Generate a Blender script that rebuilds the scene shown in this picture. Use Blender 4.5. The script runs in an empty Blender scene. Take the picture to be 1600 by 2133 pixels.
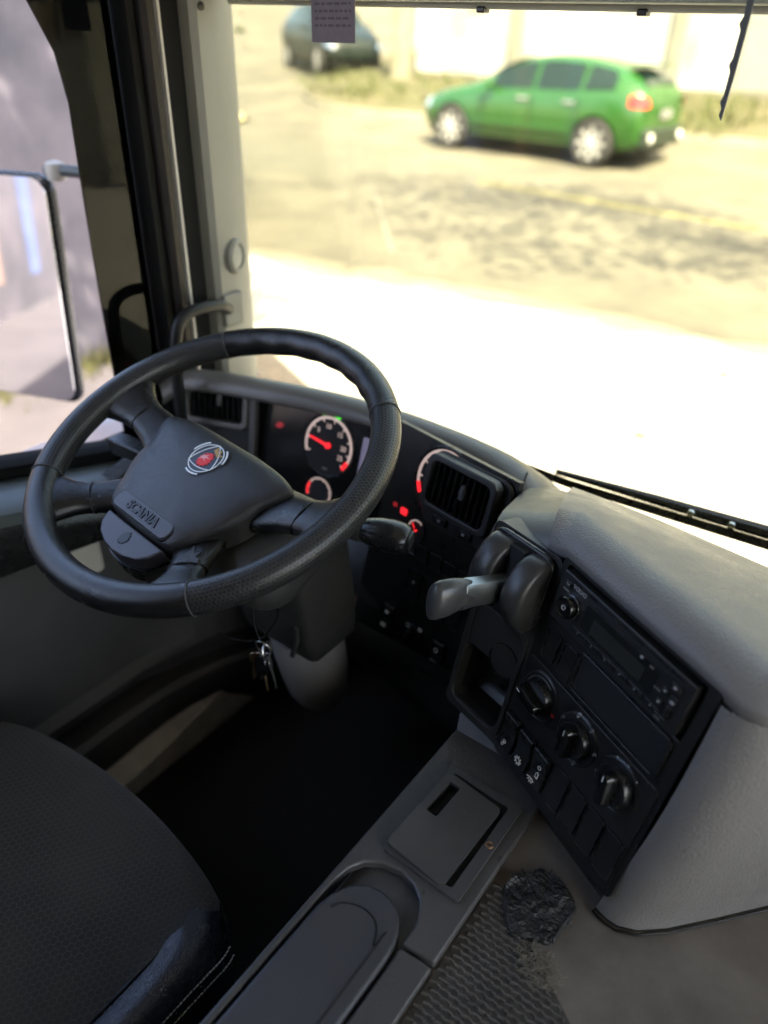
import bpy, bmesh, math, random
from mathutils import Vector, Matrix, noise
from math import sin, cos, pi, radians, sqrt, atan2

rnd = random.Random(7)
S = bpy.context.scene
COL = S.collection

# ------------------------------------------------------------------ camera
CAMZ = 1.65
cd = bpy.data.cameras.new('camera')
cam = bpy.data.objects.new('camera', cd)
COL.objects.link(cam)
S.camera = cam
_p, _psi, _roll = radians(33.1), radians(36.2), radians(1.9)
F = Vector((-sin(_psi) * cos(_p), cos(_psi) * cos(_p), -sin(_p)))
R0 = Vector((cos(_psi), sin(_psi), 0))
U0 = R0.cross(F)
Rv = R0 * cos(_roll) + U0 * sin(_roll)
Uv = -R0 * sin(_roll) + U0 * cos(_roll)
M = Matrix((Rv, Uv, -F)).transposed().to_4x4()
M.translation = (0, 0, CAMZ)
cam.matrix_world = M
cd.sensor_fit = 'HORIZONTAL'
cd.sensor_width = 36.0
cd.lens = 36.0 * 1550 / 1600
cd.clip_start = 0.02
cd.clip_end = 600
cd.dof.use_dof = True
cd.dof.focus_distance = 0.86
cd.dof.aperture_fstop = 2.8
cd.dof.aperture_blades = 0

# ------------------------------------------------------------------ world, sun, exposure
SUN_EL = radians(55)
SUN_DIR = Vector((0.76, -0.65, 0)).normalized()          # horizontal direction TOWARDS the sun
w = bpy.data.worlds.new('World')
S.world = w
w.use_nodes = True
wn = w.node_tree
sky = wn.nodes.new('ShaderNodeTexSky')
sky.sky_type = 'NISHITA'
sky.sun_disc = False
sky.sun_elevation = SUN_EL
sky.sun_rotation = atan2(SUN_DIR.x, SUN_DIR.y)
sky.air_density = 0.8
sky.ozone_density = 0.4
sky.dust_density = 4.0
wn.links.new(sky.outputs[0], wn.nodes['Background'].inputs[0])
wn.nodes['Background'].inputs[1].default_value = 0.15
sd = bpy.data.lights.new('sun', 'SUN')
sd.energy = 3.0
sd.angle = radians(0.53)
sd.color = (1.0, 0.93, 0.82)
so = bpy.data.objects.new('sun', sd)
COL.objects.link(so)
sv = Vector((SUN_DIR.x * cos(SUN_EL), SUN_DIR.y * cos(SUN_EL), sin(SUN_EL)))
so.rotation_euler = sv.to_track_quat('Z', 'Y').to_euler()
so.location = (0, 0, 12)
S.view_settings.view_transform = 'Standard'
S.view_settings.look = 'None'
S.view_settings.gamma = 1
S.view_settings.use_curve_mapping = False
S.view_settings.exposure = 3.1
S.render.engine = 'CYCLES'
cy = S.cycles
cy.use_denoising = True
cy.max_bounces = 10
cy.diffuse_bounces = 6
cy.glossy_bounces = 5
cy.transparent_max_bounces = 16
cy.sample_clamp_indirect = 6.0
cy.caustics_reflective = False
cy.caustics_refractive = False


# ------------------------------------------------------------------ materials
MATS = {}


def mat(name, base=(0.1, 0.1, 0.1), rough=0.5, metal=0.0, spec=0.5, var=0.0, var_scale=6.0, base2=None,
        bump=0.0, bump_scale=300.0, bump_kind='noise', bump_dist=0.001, emit=None, emit_str=0.0, coat=0.0, sheen=0.0, rough_var=0.0, dust=0.0):
    if name in MATS:
        return MATS[name]
    m = bpy.data.materials.new(name)
    MATS[name] = m
    m.use_nodes = True
    nt = m.node_tree
    b = nt.nodes['Principled BSDF']
    L = nt.links
    b.inputs['Base Color'].default_value = (*base, 1)
    b.inputs['Roughness'].default_value = rough
    b.inputs['Metallic'].default_value = metal
    b.inputs['Specular IOR Level'].default_value = spec
    b.inputs['Coat Weight'].default_value = coat
    b.inputs['Sheen Weight'].default_value = sheen
    tc = nt.nodes.new('ShaderNodeTexCoord')
    if var > 0 or base2 is not None:
        n = nt.nodes.new('ShaderNodeTexNoise')
        n.inputs['Scale'].default_value = var_scale
        n.inputs['Detail'].default_value = 8
        n.inputs['Roughness'].default_value = 0.65
        L.new(tc.outputs['Object'], n.inputs['Vector'])
        r = nt.nodes.new('ShaderNodeValToRGB')
        r.color_ramp.elements[0].position = 0.36
        r.color_ramp.elements[1].position = 0.66
        c2 = base2 if base2 is not None else tuple(min(1, c * (1 + var)) for c in base)
        c1 = base if base2 is not None else tuple(c * (1 - var) for c in base)
        r.color_ramp.elements[0].color = (*c1, 1)
        r.color_ramp.elements[1].color = (*c2, 1)
        L.new(n.outputs['Fac'], r.inputs['Fac'])
        L.new(r.outputs['Color'], b.inputs['Base Color'])
        if rough_var > 0:
            mr = nt.nodes.new('ShaderNodeMapRange')
            mr.inputs['To Min'].default_value = max(0.03, rough - rough_var)
            mr.inputs['To Max'].default_value = min(1, rough + rough_var)
            L.new(n.outputs['Fac'], mr.inputs['Value'])
            L.new(mr.outputs['Result'], b.inputs['Roughness'])
    if rough_var > 0 and not b.inputs['Roughness'].links:
        n9 = nt.nodes.new('ShaderNodeTexNoise')
        n9.inputs['Scale'].default_value = 22
        n9.inputs['Detail'].default_value = 7
        n9.inputs['Roughness'].default_value = 0.7
        L.new(tc.outputs['Object'], n9.inputs['Vector'])
        m9 = nt.nodes.new('ShaderNodeMapRange')
        m9.inputs['From Min'].default_value = 0.3
        m9.inputs['From Max'].default_value = 0.7
        m9.inputs['To Min'].default_value = max(0.05, rough - rough_var)
        m9.inputs['To Max'].default_value = min(1, rough + rough_var)
        L.new(n9.outputs['Fac'], m9.inputs['Value'])
        L.new(m9.outputs['Result'], b.inputs['Roughness'])
    if dust > 0:      # settled specks and pale wear blotches
        n2 = nt.nodes.new('ShaderNodeTexNoise')
        n2.inputs['Scale'].default_value = 260
        n2.inputs['Detail'].default_value = 3
        L.new(tc.outputs['Object'], n2.inputs['Vector'])
        n3 = nt.nodes.new('ShaderNodeTexNoise')
        n3.inputs['Scale'].default_value = 14
        n3.inputs['Detail'].default_value = 6
        L.new(tc.outputs['Object'], n3.inputs['Vector'])
        r2 = nt.nodes.new('ShaderNodeMapRange')
        r2.inputs['From Min'].default_value = 0.68
        r2.inputs['From Max'].default_value = 0.78
        L.new(n2.outputs['Fac'], r2.inputs['Value'])
        r3 = nt.nodes.new('ShaderNodeMapRange')
        r3.inputs['From Min'].default_value = 0.45
        r3.inputs['From Max'].default_value = 0.75
        L.new(n3.outputs['Fac'], r3.inputs['Value'])
        mu = nt.nodes.new('ShaderNodeMath')
        mu.operation = 'MAXIMUM'
        L.new(r2.outputs['Result'], mu.inputs[0])
        m4 = nt.nodes.new('ShaderNodeMath')
        m4.operation = 'MULTIPLY'
        m4.inputs[1].default_value = 0.35
        L.new(r3.outputs['Result'], m4.inputs[0])
        L.new(m4.outputs[0], mu.inputs[1])
        m5 = nt.nodes.new('ShaderNodeMath')
        m5.operation = 'MULTIPLY'
        m5.inputs[1].default_value = dust
        L.new(mu.outputs[0], m5.inputs[0])
        mx = nt.nodes.new('ShaderNodeMixRGB')
        src = b.inputs['Base Color'].links[0].from_socket if b.inputs['Base Color'].links else None
        if src:
            L.new(src, mx.inputs[1])
        else:
            mx.inputs[1].default_value = (*base, 1)
        mx.inputs[2].default_value = (0.32, 0.30, 0.27, 1)
        L.new(m5.outputs[0], mx.inputs[0])
        L.new(mx.outputs[0], b.inputs['Base Color'])
    if bump > 0:
        if bump_kind == 'noise':
            t = nt.nodes.new('ShaderNodeTexNoise')
            t.inputs['Detail'].default_value = 4
            out = 'Fac'
        else:
            t = nt.nodes.new('ShaderNodeTexVoronoi')
            t.feature = 'DISTANCE_TO_EDGE' if bump_kind == 'cells' else 'F1'
            out = 'Distance'
        t.inputs['Scale'].default_value = bump_scale
        L.new(tc.outputs['Object'], t.inputs['Vector'])
        bp = nt.nodes.new('ShaderNodeBump')
        bp.inputs['Strength'].default_value = bump
        bp.inputs['Distance'].default_value = bump_dist
        L.new(t.outputs[out], bp.inputs['Height'])
        L.new(bp.outputs['Normal'], b.inputs['Normal'])
    if emit is not None:
        b.inputs['Emission Color'].default_value = (*emit, 1)
        b.inputs['Emission Strength'].default_value = emit_str
    return m


def glass_mat(name, tint, gloss=0.9, rough=0.0):
    m = bpy.data.materials.new(name)
    MATS[name] = m
    m.use_nodes = True
    nt = m.node_tree
    nt.nodes.remove(nt.nodes['Principled BSDF'])
    out = nt.nodes['Material Output']
    tr = nt.nodes.new('ShaderNodeBsdfTransparent')
    tr.inputs[0].default_value = (*tint, 1)
    gl = nt.nodes.new('ShaderNodeBsdfGlossy')
    gl.inputs['Roughness'].default_value = rough
    fr = nt.nodes.new('ShaderNodeFresnel')
    fr.inputs[0].default_value = 1.5
    mu = nt.nodes.new('ShaderNodeMath')
    mu.operation = 'MULTIPLY'
    mu.inputs[1].default_value = gloss
    nt.links.new(fr.outputs[0], mu.inputs[0])
    mx = nt.nodes.new('ShaderNodeMixShader')
    nt.links.new(mu.outputs[0], mx.inputs[0])
    nt.links.new(tr.outputs[0], mx.inputs[1])
    nt.links.new(gl.outputs[0], mx.inputs[2])
    nt.links.new(mx.outputs[0], out.inputs[0])
    return m


dash_black = mat('dash_black', (0.012, 0.0115, 0.011), 0.33, bump=0.25, bump_scale=900, dust=0.06, rough_var=0.09)
dash_dark = mat('dash_dark', (0.024, 0.023, 0.022), 0.38, bump=0.35, bump_scale=700, dust=0.07, rough_var=0.1)
dash_grey = mat('dash_grey', (0.175, 0.166, 0.160), 0.36, bump=0.8, bump_scale=460, bump_dist=0.0014, dust=0.05, rough_var=0.1)
cowl_grey = mat('cowl_grey', (0.105, 0.098, 0.088), 0.38, bump=0.5, bump_scale=420, dust=0.05, rough_var=0.08)
gloss_black = mat('gloss_black', (0.006, 0.006, 0.006), 0.18)
satin_black = mat('satin_black', (0.013, 0.0128, 0.0125), 0.27, bump=0.12, bump_scale=700, rough_var=0.035, dust=0.03)
deep_black = mat('deep_black', (0.004, 0.004, 0.004), 0.7)
leather = mat('wheel_leather', (0.011, 0.0105, 0.0105), 0.26, bump=0.4, bump_scale=560, bump_kind='cells', rough_var=0.03)
pad_mat = mat('airbag_vinyl', (0.024, 0.0235, 0.0245), 0.34, bump=0.6, bump_scale=480, bump_kind='cells', dust=0.05, rough_var=0.08)
shroud_mat = mat('column_plastic', (0.034, 0.033, 0.031), 0.42, bump=0.3, bump_scale=600, dust=0.08, rough_var=0.1)
console_mat = mat('console_plastic', (0.055, 0.053, 0.053), 0.36, bump=0.45, bump_scale=480, dust=0.2, rough_var=0.1)
console_pad = mat('armrest_vinyl', (0.044, 0.044, 0.050), 0.40, bump=0.3, bump_scale=420, dust=0.06, rough_var=0.08)
rubber_mat = mat('floor_rubber', (0.095, 0.083, 0.071), 0.38, base2=(0.15, 0.132, 0.113), var_scale=9, bump=0.35, bump_scale=140, rough_var=0.16, dust=0.45)
tar_mat = mat('black_mastic', (0.011, 0.0105, 0.0105), 0.36, bump=1.0, bump_scale=210, bump_dist=0.004, rough_var=0.2)
seat_leather = mat('seat_leather', (0.026, 0.029, 0.042), 0.27, bump=0.5, bump_scale=480, bump_kind='cells', rough_var=0.02)
trim_grey = mat('pillar_trim', (0.20, 0.197, 0.175), 0.55, bump=0.2, bump_scale=300, var=0.05)
trim_dark = mat('door_trim', (0.055, 0.052, 0.049), 0.55, bump=0.3, bump_scale=500, dust=0.06, var=0.1)
ledge_mat = mat('sill_ledge', (0.085, 0.10, 0.105), 0.4, bump=0.2, bump_scale=400)
beige_trim = mat('beige_trim', (0.42, 0.39, 0.33), 0.55, var=0.08)
alu_strip = mat('aluminium_strip', (0.62, 0.58, 0.55), 0.45, metal=0.1, var=0.15, var_scale=25)
seal_black = mat('rubber_seal', (0.008, 0.008, 0.008), 0.7, spec=0.12)
pillar_black = mat('pillar_black', (0.016, 0.013, 0.012), 0.45, spec=0.25)
chrome = mat('chrome', (0.62, 0.62, 0.60), 0.22, metal=1.0)
steel = mat('worn_steel', (0.45, 0.44, 0.42), 0.32, metal=1.0, var=0.2, var_scale=80)
brass = mat('brass', (0.55, 0.38, 0.2), 0.35, metal=1.0)
lever_top = mat('lever_satin', (0.30, 0.32, 0.32), 0.28, metal=0.85)
white_print = mat('white_print', (0.62, 0.62, 0.60), 0.6)
grey_print = mat('grey_print', (0.34, 0.34, 0.33), 0.6)
red_print = mat('red_print', (0.75, 0.03, 0.03), 0.5)
gold_print = mat('gold_print', (0.45, 0.27, 0.06), 0.45)
navy_print = mat('navy_print', (0.006, 0.012, 0.022), 0.3)
red_emit = mat('red_indicator', (0.4, 0.01, 0.01), 0.5, emit=(1.0, 0.02, 0.03), emit_str=0.16)
red_dim = mat('red_indicator_dim', (0.1, 0.01, 0.01), 0.5, emit=(1.0, 0.03, 0.04), emit_str=0.03)
green_emit = mat('green_indicator', (0.02, 0.3, 0.02), 0.5, emit=(0.05, 0.8, 0.05), emit_str=0.16)
dial_emit = mat('lit_dial_scale', (0.4, 0.36, 0.33), 0.5, emit=(1.0, 0.70, 0.60), emit_str=0.055)
lcd_emit = mat('lilac_display', (0.05, 0.05, 0.06), 0.4, emit=(0.42, 0.38, 0.62), emit_str=0.035)
windscreen_glass = glass_mat('windscreen_glass', (0.96, 0.94, 0.80), 0.3)
tint_glass = glass_mat('tinted_glass', (0.05, 0.058, 0.052), 0.5)
door_glass = glass_mat('door_glass', (0.9, 0.92, 0.9), 0.9)


def perforated_mat():
    m = mat('perforated_leather', (0.020, 0.020, 0.021), 0.36)
    nt = m.node_tree
    L = nt.links
    b = nt.nodes['Principled BSDF']
    tc = nt.nodes.new('ShaderNodeTexCoord')
    mp = nt.nodes.new('ShaderNodeMapping')
    L.new(tc.outputs['UV'], mp.inputs['Vector'])
    mp.inputs['Scale'].default_value = (1, 1, 1)
    sep = nt.nodes.new('ShaderNodeSeparateXYZ')
    L.new(mp.outputs[0], sep.inputs[0])

    def math_(op, a, bb=None):
        n = nt.nodes.new('ShaderNodeMath')
        n.operation = op
        for i, x in enumerate((a, bb)):
            if x is None:
                continue
            if isinstance(x, (int, float)):
                n.inputs[i].default_value = x
            else:
                L.new(x, n.inputs[i])
        return n.outputs[0]
    # staggered dot grid: row index shifts u by half a step
    vrow = math_('FLOOR', sep.outputs[1])
    half = math_('MULTIPLY', math_('MODULO', vrow, 2.0), 0.5)
    fu = math_('SUBTRACT', math_('FRACT', math_('ADD', sep.outputs[0], half)), 0.5)
    fv = math_('SUBTRACT', math_('FRACT', sep.outputs[1]), 0.5)
    d = math_('SQRT', math_('ADD', math_('MULTIPLY', fu, fu), math_('MULTIPLY', fv, fv)))
    mr = nt.nodes.new('ShaderNodeMapRange')
    mr.inputs['From Min'].default_value = 0.24
    mr.inputs['From Max'].default_value = 0.34
    L.new(d, mr.inputs['Value'])
    mx = nt.nodes.new('ShaderNodeMixRGB')
    mx.inputs[1].default_value = (0.002, 0.002, 0.002, 1)
    mx.inputs[2].default_value = (0.024, 0.0235, 0.0235, 1)
    L.new(mr.outputs[0], mx.inputs[0])
    L.new(mx.outputs[0], b.inputs['Base Color'])
    bp = nt.nodes.new('ShaderNodeBump')
    bp.inputs['Strength'].default_value = 0.9
    bp.inputs['Distance'].default_value = 0.0012
    L.new(mr.outputs[0], bp.inputs['Height'])
    L.new(bp.outputs[0], b.inputs['Normal'])
    return m


perf_leather = perforated_mat()


def hex_fabric():
    m = mat('seat_fabric', (0.03, 0.027, 0.022), 0.9, sheen=0.12)
    nt = m.node_tree
    L = nt.links
    b = nt.nodes['Principled BSDF']
    tc = nt.nodes.new('ShaderNodeTexCoord')

    def vm(op, a, bb=None):
        n = nt.nodes.new('ShaderNodeVectorMath')
        n.operation = op
        for i, x in enumerate((a, bb)):
            if x is None:
                continue
            if isinstance(x, tuple):
                n.inputs[i].default_value = x
            else:
                L.new(x, n.inputs[i])
        return n.outputs['Value'] if op == 'DOT_PRODUCT' else n.outputs[0]

    def ma(op, a, bb=None):
        n = nt.nodes.new('ShaderNodeMath')
        n.operation = op
        for i, x in enumerate((a, bb)):
            if x is None:
                continue
            if isinstance(x, (int, float)):
                n.inputs[i].default_value = x
            else:
                L.new(x, n.inputs[i])
        return n.outputs[0]
    k = 118.0
    p = vm('MULTIPLY', tc.outputs['Object'], (k, k, 0.0))
    p = vm('ADD', p, (400.0, 692.8, 0.0))
    R_ = (1.0, 1.7320508, 1.0)
    H_ = (0.5, 0.8660254, 0.0)
    a = vm('SUBTRACT', vm('MODULO', p, R_), H_)
    c = vm('SUBTRACT', vm('MODULO', vm('ADD', p, H_), R_), H_)

    def hd(v):
        q = vm('ABSOLUTE', v)
        return ma('MAXIMUM', vm('DOT_PRODUCT', q, H_), vm('DOT_PRODUCT', q, (1.0, 0.0, 0.0)))
    d = ma('MINIMUM', hd(a), hd(c))
    r = nt.nodes.new('ShaderNodeMapRange')
    r.inputs['From Min'].default_value = 0.485
    r.inputs['From Max'].default_value = 0.425
    L.new(d, r.inputs['Value'])
    n = nt.nodes.new('ShaderNodeTexNoise')
    n.inputs['Scale'].default_value = 9
    n.inputs['Detail'].default_value = 6
    L.new(tc.outputs['Object'], n.inputs['Vector'])
    rr = nt.nodes.new('ShaderNodeValToRGB')
    rr.color_ramp.elements[0].position = 0.35
    rr.color_ramp.elements[0].color = (0.019, 0.0175, 0.0145, 1)
    rr.color_ramp.elements[1].position = 0.7
    rr.color_ramp.elements[1].color = (0.034, 0.031, 0.024, 1)
    L.new(n.outputs['Fac'], rr.inputs['Fac'])
    mx = nt.nodes.new('ShaderNodeMixRGB')
    mx.inputs[1].default_value = (0.052, 0.047, 0.037, 1)
    L.new(r.outputs[0], mx.inputs[0])
    L.new(rr.outputs[0], mx.inputs[2])
    L.new(mx.outputs[0], b.inputs['Base Color'])
    w2 = nt.nodes.new('ShaderNodeTexNoise')
    w2.inputs['Scale'].default_value = 900
    L.new(tc.outputs['Object'], w2.inputs['Vector'])
    ad = nt.nodes.new('ShaderNodeMath')
    ad.operation = 'MULTIPLY_ADD'
    ad.inputs[1].default_value = 0.6
    L.new(w2.outputs['Fac'], ad.inputs[0])
    L.new(r.outputs[0], ad.inputs[2])
    bp = nt.nodes.new('ShaderNodeBump')
    bp.inputs['Strength'].default_value = 0.4
    bp.inputs['Distance'].default_value = 0.001
    L.new(ad.outputs[0], bp.inputs['Height'])
    L.new(bp.outputs[0], b.inputs['Normal'])
    return m


seat_fabric = hex_fabric()

# ------------------------------------------------------------------ object helpers
WM = {}


def root(name, loc, label, cat, group=None):
    o = bpy.data.objects.new(name, None)
    COL.objects.link(o)
    o.empty_display_size = 0.05
    o.location = loc
    WM[o.name] = Matrix.Translation(loc)
    o['label'] = label
    o['category'] = cat
    if group:
        o['group'] = group
    return o


def tag(o, label, cat, group=None):
    o['label'] = label
    o['category'] = cat
    if group:
        o['group'] = group
    return o


def struct(o):
    o['kind'] = 'structure'
    return o


def stuff(o):
    o['kind'] = 'stuff'
    return o


def finish(bm, name, smooth=35):
    bmesh.ops.remove_doubles(bm, verts=bm.verts, dist=1e-6)
    bmesh.ops.recalc_face_normals(bm, faces=bm.faces)
    me = bpy.data.meshes.new(name)
    bm.to_mesh(me)
    bm.free()
    if smooth:
        for p in me.polygons:
            p.use_smooth = True
        me.set_sharp_from_angle(angle=radians(smooth))
    return me


def mk(name, geo, m, parent=None, frame=None, bevel=0.0, segs=2, smooth=35, sub=0):
    """geo: bmesh or mesh in frame coordinates; frame: world matrix."""
    me = finish(geo, name, smooth) if isinstance(geo, bmesh.types.BMesh) else geo
    if m is not None and len(me.materials) == 0:
        me.materials.append(m)
    o = bpy.data.objects.new(name, me)
    COL.objects.link(o)
    fr = frame if frame is not None else Matrix.Identity(4)
    WM[o.name] = fr.copy()
    if parent is not None:
        o.parent = parent
        o.matrix_basis = WM[parent.name].inverted() @ fr
    else:
        o.matrix_basis = fr
    if bevel > 0:
        b = o.modifiers.new('bevel', 'BEVEL')
        b.width = bevel
        b.segments = segs
        b.limit_method = 'ANGLE'
        b.angle_limit = radians(38)
        b.harden_normals = bool(smooth)
        b.use_clamp_overlap = True
    if sub:
        s = o.modifiers.new('sub', 'SUBSURF')
        s.levels = sub
        s.render_levels = sub
    return o


def FR(o, u, v, n):
    m = Matrix((Vector(u), Vector(v), Vector(n))).transposed().to_4x4()
    m.translation = Vector(o)
    return m


def panel_frame(o, az, tilt):
    az, tilt = radians(az), radians(tilt)
    u = Vector((cos(az), sin(az), 0))
    z = Vector((0, 0, 1))
    n0 = u.cross(z)
    v = z * cos(tilt) - n0 * sin(tilt)
    return FR(o, u, v, u.cross(v))


def off(fr, x, y, z=0, rot=0):
    return fr @ Matrix.Translation((x, y, z)) @ Matrix.Rotation(rot, 4, 'Z')


def box(x0, x1, y0, y1, z0, z1, bm=None):
    bm = bm or bmesh.new()
    v = [bm.verts.new((x, y, z)) for z in (z0, z1) for y in (y0, y1) for x in (x0, x1)]
    for f in ((0, 1, 3, 2), (4, 6, 7, 5), (0, 4, 5, 1), (2, 3, 7, 6), (0, 2, 6, 4), (1, 5, 7, 3)):
        bm.faces.new([v[i] for i in f])
    return bm


def rrect(x0, x1, y0, y1, r, n=5):
    pts = []
    for cx, cy, a0 in ((x1 - r, y1 - r, 0), (x0 + r, y1 - r, 90), (x0 + r, y0 + r, 180), (x1 - r, y0 + r, 270)):
        for i in range(n + 1):
            a = radians(a0 + 90 * i / n)
            pts.append((cx + r * cos(a), cy + r * sin(a)))
    return pts


def prism(pts, z0, z1, bm=None, scale_top=1.0):
    bm = bm or bmesh.new()
    cx = sum(p[0] for p in pts) / len(pts)
    cyy = sum(p[1] for p in pts) / len(pts)
    a = [bm.verts.new((x, y, z0)) for x, y in pts]
    b = [bm.verts.new((cx + (x - cx) * scale_top, cyy + (y - cyy) * scale_top, z1)) for x, y in pts]
    n = len(pts)
    bm.faces.new(a[::-1])
    bm.faces.new(b)
    for i in range(n):
        bm.faces.new((a[i], a[(i + 1) % n], b[(i + 1) % n], b[i]))
    return bm


def ringplate(outer, inner, z0, z1, bm=None):
    """plate with one hole; both outlines closed 2D lists"""
    bm = bm or bmesh.new()
    ed = []
    for P in (outer, inner):
        vs = [bm.verts.new((x, y, z1)) for x, y in P]
        for i in range(len(vs)):
            ed.append(bm.edges.new((vs[i], vs[(i + 1) % len(vs)])))
    r = bmesh.ops.triangle_fill(bm, use_beauty=True, use_dissolve=False, edges=ed)
    fs = [g for g in r['geom'] if isinstance(g, bmesh.types.BMFace)]
    e = bmesh.ops.extrude_face_region(bm, geom=fs)
    for g in e['geom']:
        if isinstance(g, bmesh.types.BMVert):
            g.co.z = z0
    return bm


def lathe(prof, seg=32, bm=None, cap=True, sx=1.0, sy=1.0):
    """prof: list of (r, z); about local Z"""
    bm = bm or bmesh.new()
    rings = []
    for r, z in prof:
        if r < 1e-6:
            rings.append([bm.verts.new((0, 0, z))])
        else:
            rings.append([bm.verts.new((sx * r * cos(2 * pi * i / seg), sy * r * sin(2 * pi * i / seg), z)) for i in range(seg)])
    for a, b in zip(rings, rings[1:]):
        for i in range(seg):
            j = (i + 1) % seg
            if len(a) == 1 and len(b) == 1:
                continue
            if len(a) == 1:
                bm.faces.new((a[0], b[i], b[j]))
            elif len(b) == 1:
                bm.faces.new((a[i], a[j], b[0]))
            else:
                bm.faces.new((a[i], a[j], b[j], b[i]))
    if cap:
        for r in (rings[0], rings[-1]):
            if len(r) > 2:
                bm.faces.new(r)
    return bm


def loft(secs, bm=None, closed=False, caps=False):
    """secs: list of equal-length lists of 3D points"""
    bm = bm or bmesh.new()
    V = [[bm.verts.new(p) for p in s] for s in secs]
    for a, b in zip(V, V[1:]):
        n = len(a)
        for i in range(n if closed else n - 1):
            j = (i + 1) % n
            try:
                bm.faces.new((a[i], a[j], b[j], b[i]))
            except ValueError:
                pass
    if caps and closed:
        for s in (V[0], V[-1]):
            try:
                bm.faces.new(s)
            except ValueError:
                pass
    return bm


def tube(path, r, seg=10, bm=None, radii=None, closed=False):
    bm = bm or bmesh.new()
    P = [Vector(p) for p in path]
    n = len(P)
    rings = []
    t0 = (P[1] - P[0]).normalized()
    up = Vector((0, 0, 1)) if abs(t0.z) < 0.9 else Vector((1, 0, 0))
    x = t0.cross(up).normalized()
    for i in range(n):
        if closed:
            t = (P[(i + 1) % n] - P[i - 1]).normalized()
        else:
            t = (P[min(i + 1, n - 1)] - P[max(i - 1, 0)]).normalized()
        x = (x - t * x.dot(t)).normalized()
        y = t.cross(x)
        rr = radii[i] if radii else r
        rings.append([P[i] + (x * cos(2 * pi * k / seg) + y * sin(2 * pi * k / seg)) * rr for k in range(seg)])
    if closed:
        rings.append(rings[0])
        loft(rings, bm, closed=True)
    else:
        loft(rings, bm, closed=True, caps=True)
    return bm


def smooth_path(pts, n=6):
    """Catmull-Rom through points"""
    P = [Vector(p) for p in pts]
    out = []
    for i in range(len(P) - 1):
        p0 = P[i - 1] if i else P[0] * 2 - P[1]
        p1, p2 = P[i], P[i + 1]
        p3 = P[i + 2] if i + 2 < len(P) else P[-1] * 2 - P[-2]
        for k in range(n):
            t = k / n
            out.append(0.5 * ((2 * p1) + (p2 - p0) * t + (2 * p0 - 5 * p1 + 4 * p2 - p3) * t * t + (3 * p1 - p0 - 3 * p2 + p3) * t ** 3))
    out.append(P[-1])
    return out


def text_mesh(s, size, depth=0.0004, bold=0.0, align='CENTER'):
    c = bpy.data.curves.new('txt', 'FONT')
    c.body = s
    c.size = size
    c.extrude = depth
    c.offset = bold
    c.align_x = align
    c.align_y = 'CENTER'
    o = bpy.data.objects.new('txt', c)
    COL.objects.link(o)
    dg = bpy.context.evaluated_depsgraph_get()
    me = bpy.data.meshes.new_from_object(o.evaluated_get(dg))
    bpy.data.objects.remove(o)
    bpy.data.curves.remove(c)
    me.materials.clear()
    return me


def arc_strip(r0, r1, a0, a1, z, n=24, th=0.0006):
    bm = bmesh.new()
    A = [radians(a0 + (a1 - a0) * i / n) for i in range(n + 1)]
    loft([[(r0 * cos(a), r0 * sin(a), z), (r1 * cos(a), r1 * sin(a), z), (r1 * cos(a), r1 * sin(a), z - th), (r0 * cos(a), r0 * sin(a), z - th)] for a in A], bm, closed=True, caps=True)
    return bm


# ================================================================== GROUND AND STREET
def terrain(x, y):
    t = y - 11.2
    return 0.0 if t <= 0 else (0.12 * t if t > 1.6 else 0.12 * t * t / 3.2 + 0.0) if t <= 1.6 else 0.12 * (t - 0.8)


asphalt = mat('dappled_asphalt', (0.062, 0.058, 0.043), 0.9, base2=(0.112, 0.105, 0.076), var_scale=0.9, bump=0.6, bump_scale=40, bump_dist=0.01)  # tone mottle stands in for dappled tree shade on the road
concrete = mat('pale_concrete', (0.34, 0.325, 0.30), 0.9, base2=(0.40, 0.385, 0.36), var_scale=1.2, bump=0.4, bump_scale=60, bump_dist=0.006)
bm = bmesh.new()
xs = [-140, -80, -50, -36] + [-30 + i for i in range(0, 46)] + [20, 30, 50, 90, 140]
ys = [-120, -60, -30, -12, -5, 0, 4, 7, 9, 10, 11] + [11.2 + 0.2 * i for i in range(1, 9)] + [14, 16, 18, 20, 24, 30, 40, 60, 90, 160, 300]
V = [[bm.verts.new((x, y, terrain(x, y))) for x in xs] for y in ys]
for i in range(len(ys) - 1):
    for j in range(len(xs) - 1):
        bm.faces.new((V[i][j], V[i][j + 1], V[i + 1][j + 1], V[i + 1][j]))
struct(mk('ground', bm, asphalt, smooth=60))

# pale concrete apron in front of and beside the bus
edge = [(-60, 1.9), (-12, 2.4), (-5.6, 4.15)]
for i in range(0, 41):
    x = -5.4 + i * 0.25
    edge.append((x, 4.36 + (x + 4.6) * 0.118 + 0.07 * sin(x * 2.1) + 0.05 * sin(x * 5.3 + 1)))
edge += [(14, 6.2), (60, 9)]
pts = edge + [(60, -60), (-60, -60)]
struct(mk('concrete_apron', prism([(x, y) for x, y in pts], -0.05, 0.012), concrete))
for k_, (off_, zz_, c_) in enumerate(((.16, .008, (.21, .195, .15)), (.38, .004, (.135, .125, .092)))):  # two in-between tones that soften the far edge of the apron
    e2 = [(-60, 1.9 + off_)]
    for i in range(0, 150):
        x = -9 + i * .13
        yb = 4.36 + (x + 4.6) * 0.118 if x > -5.6 else 4.24 - (-5.6 - x) * .3
        e2.append((x, yb + off_ + .22 * noise.noise((x * 1.3, k_ * 7, 1)) + .16 * noise.noise((x * 4, k_ * 3, 2))))
    e2.append((60, 9.4))
    struct(mk('soft_margin', prism(e2 + [(60, -60), (-60, -60)], -.05, zz_), mat('soft_margin_%d' % k_, c_, .9, var=.12, var_scale=2)))

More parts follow.
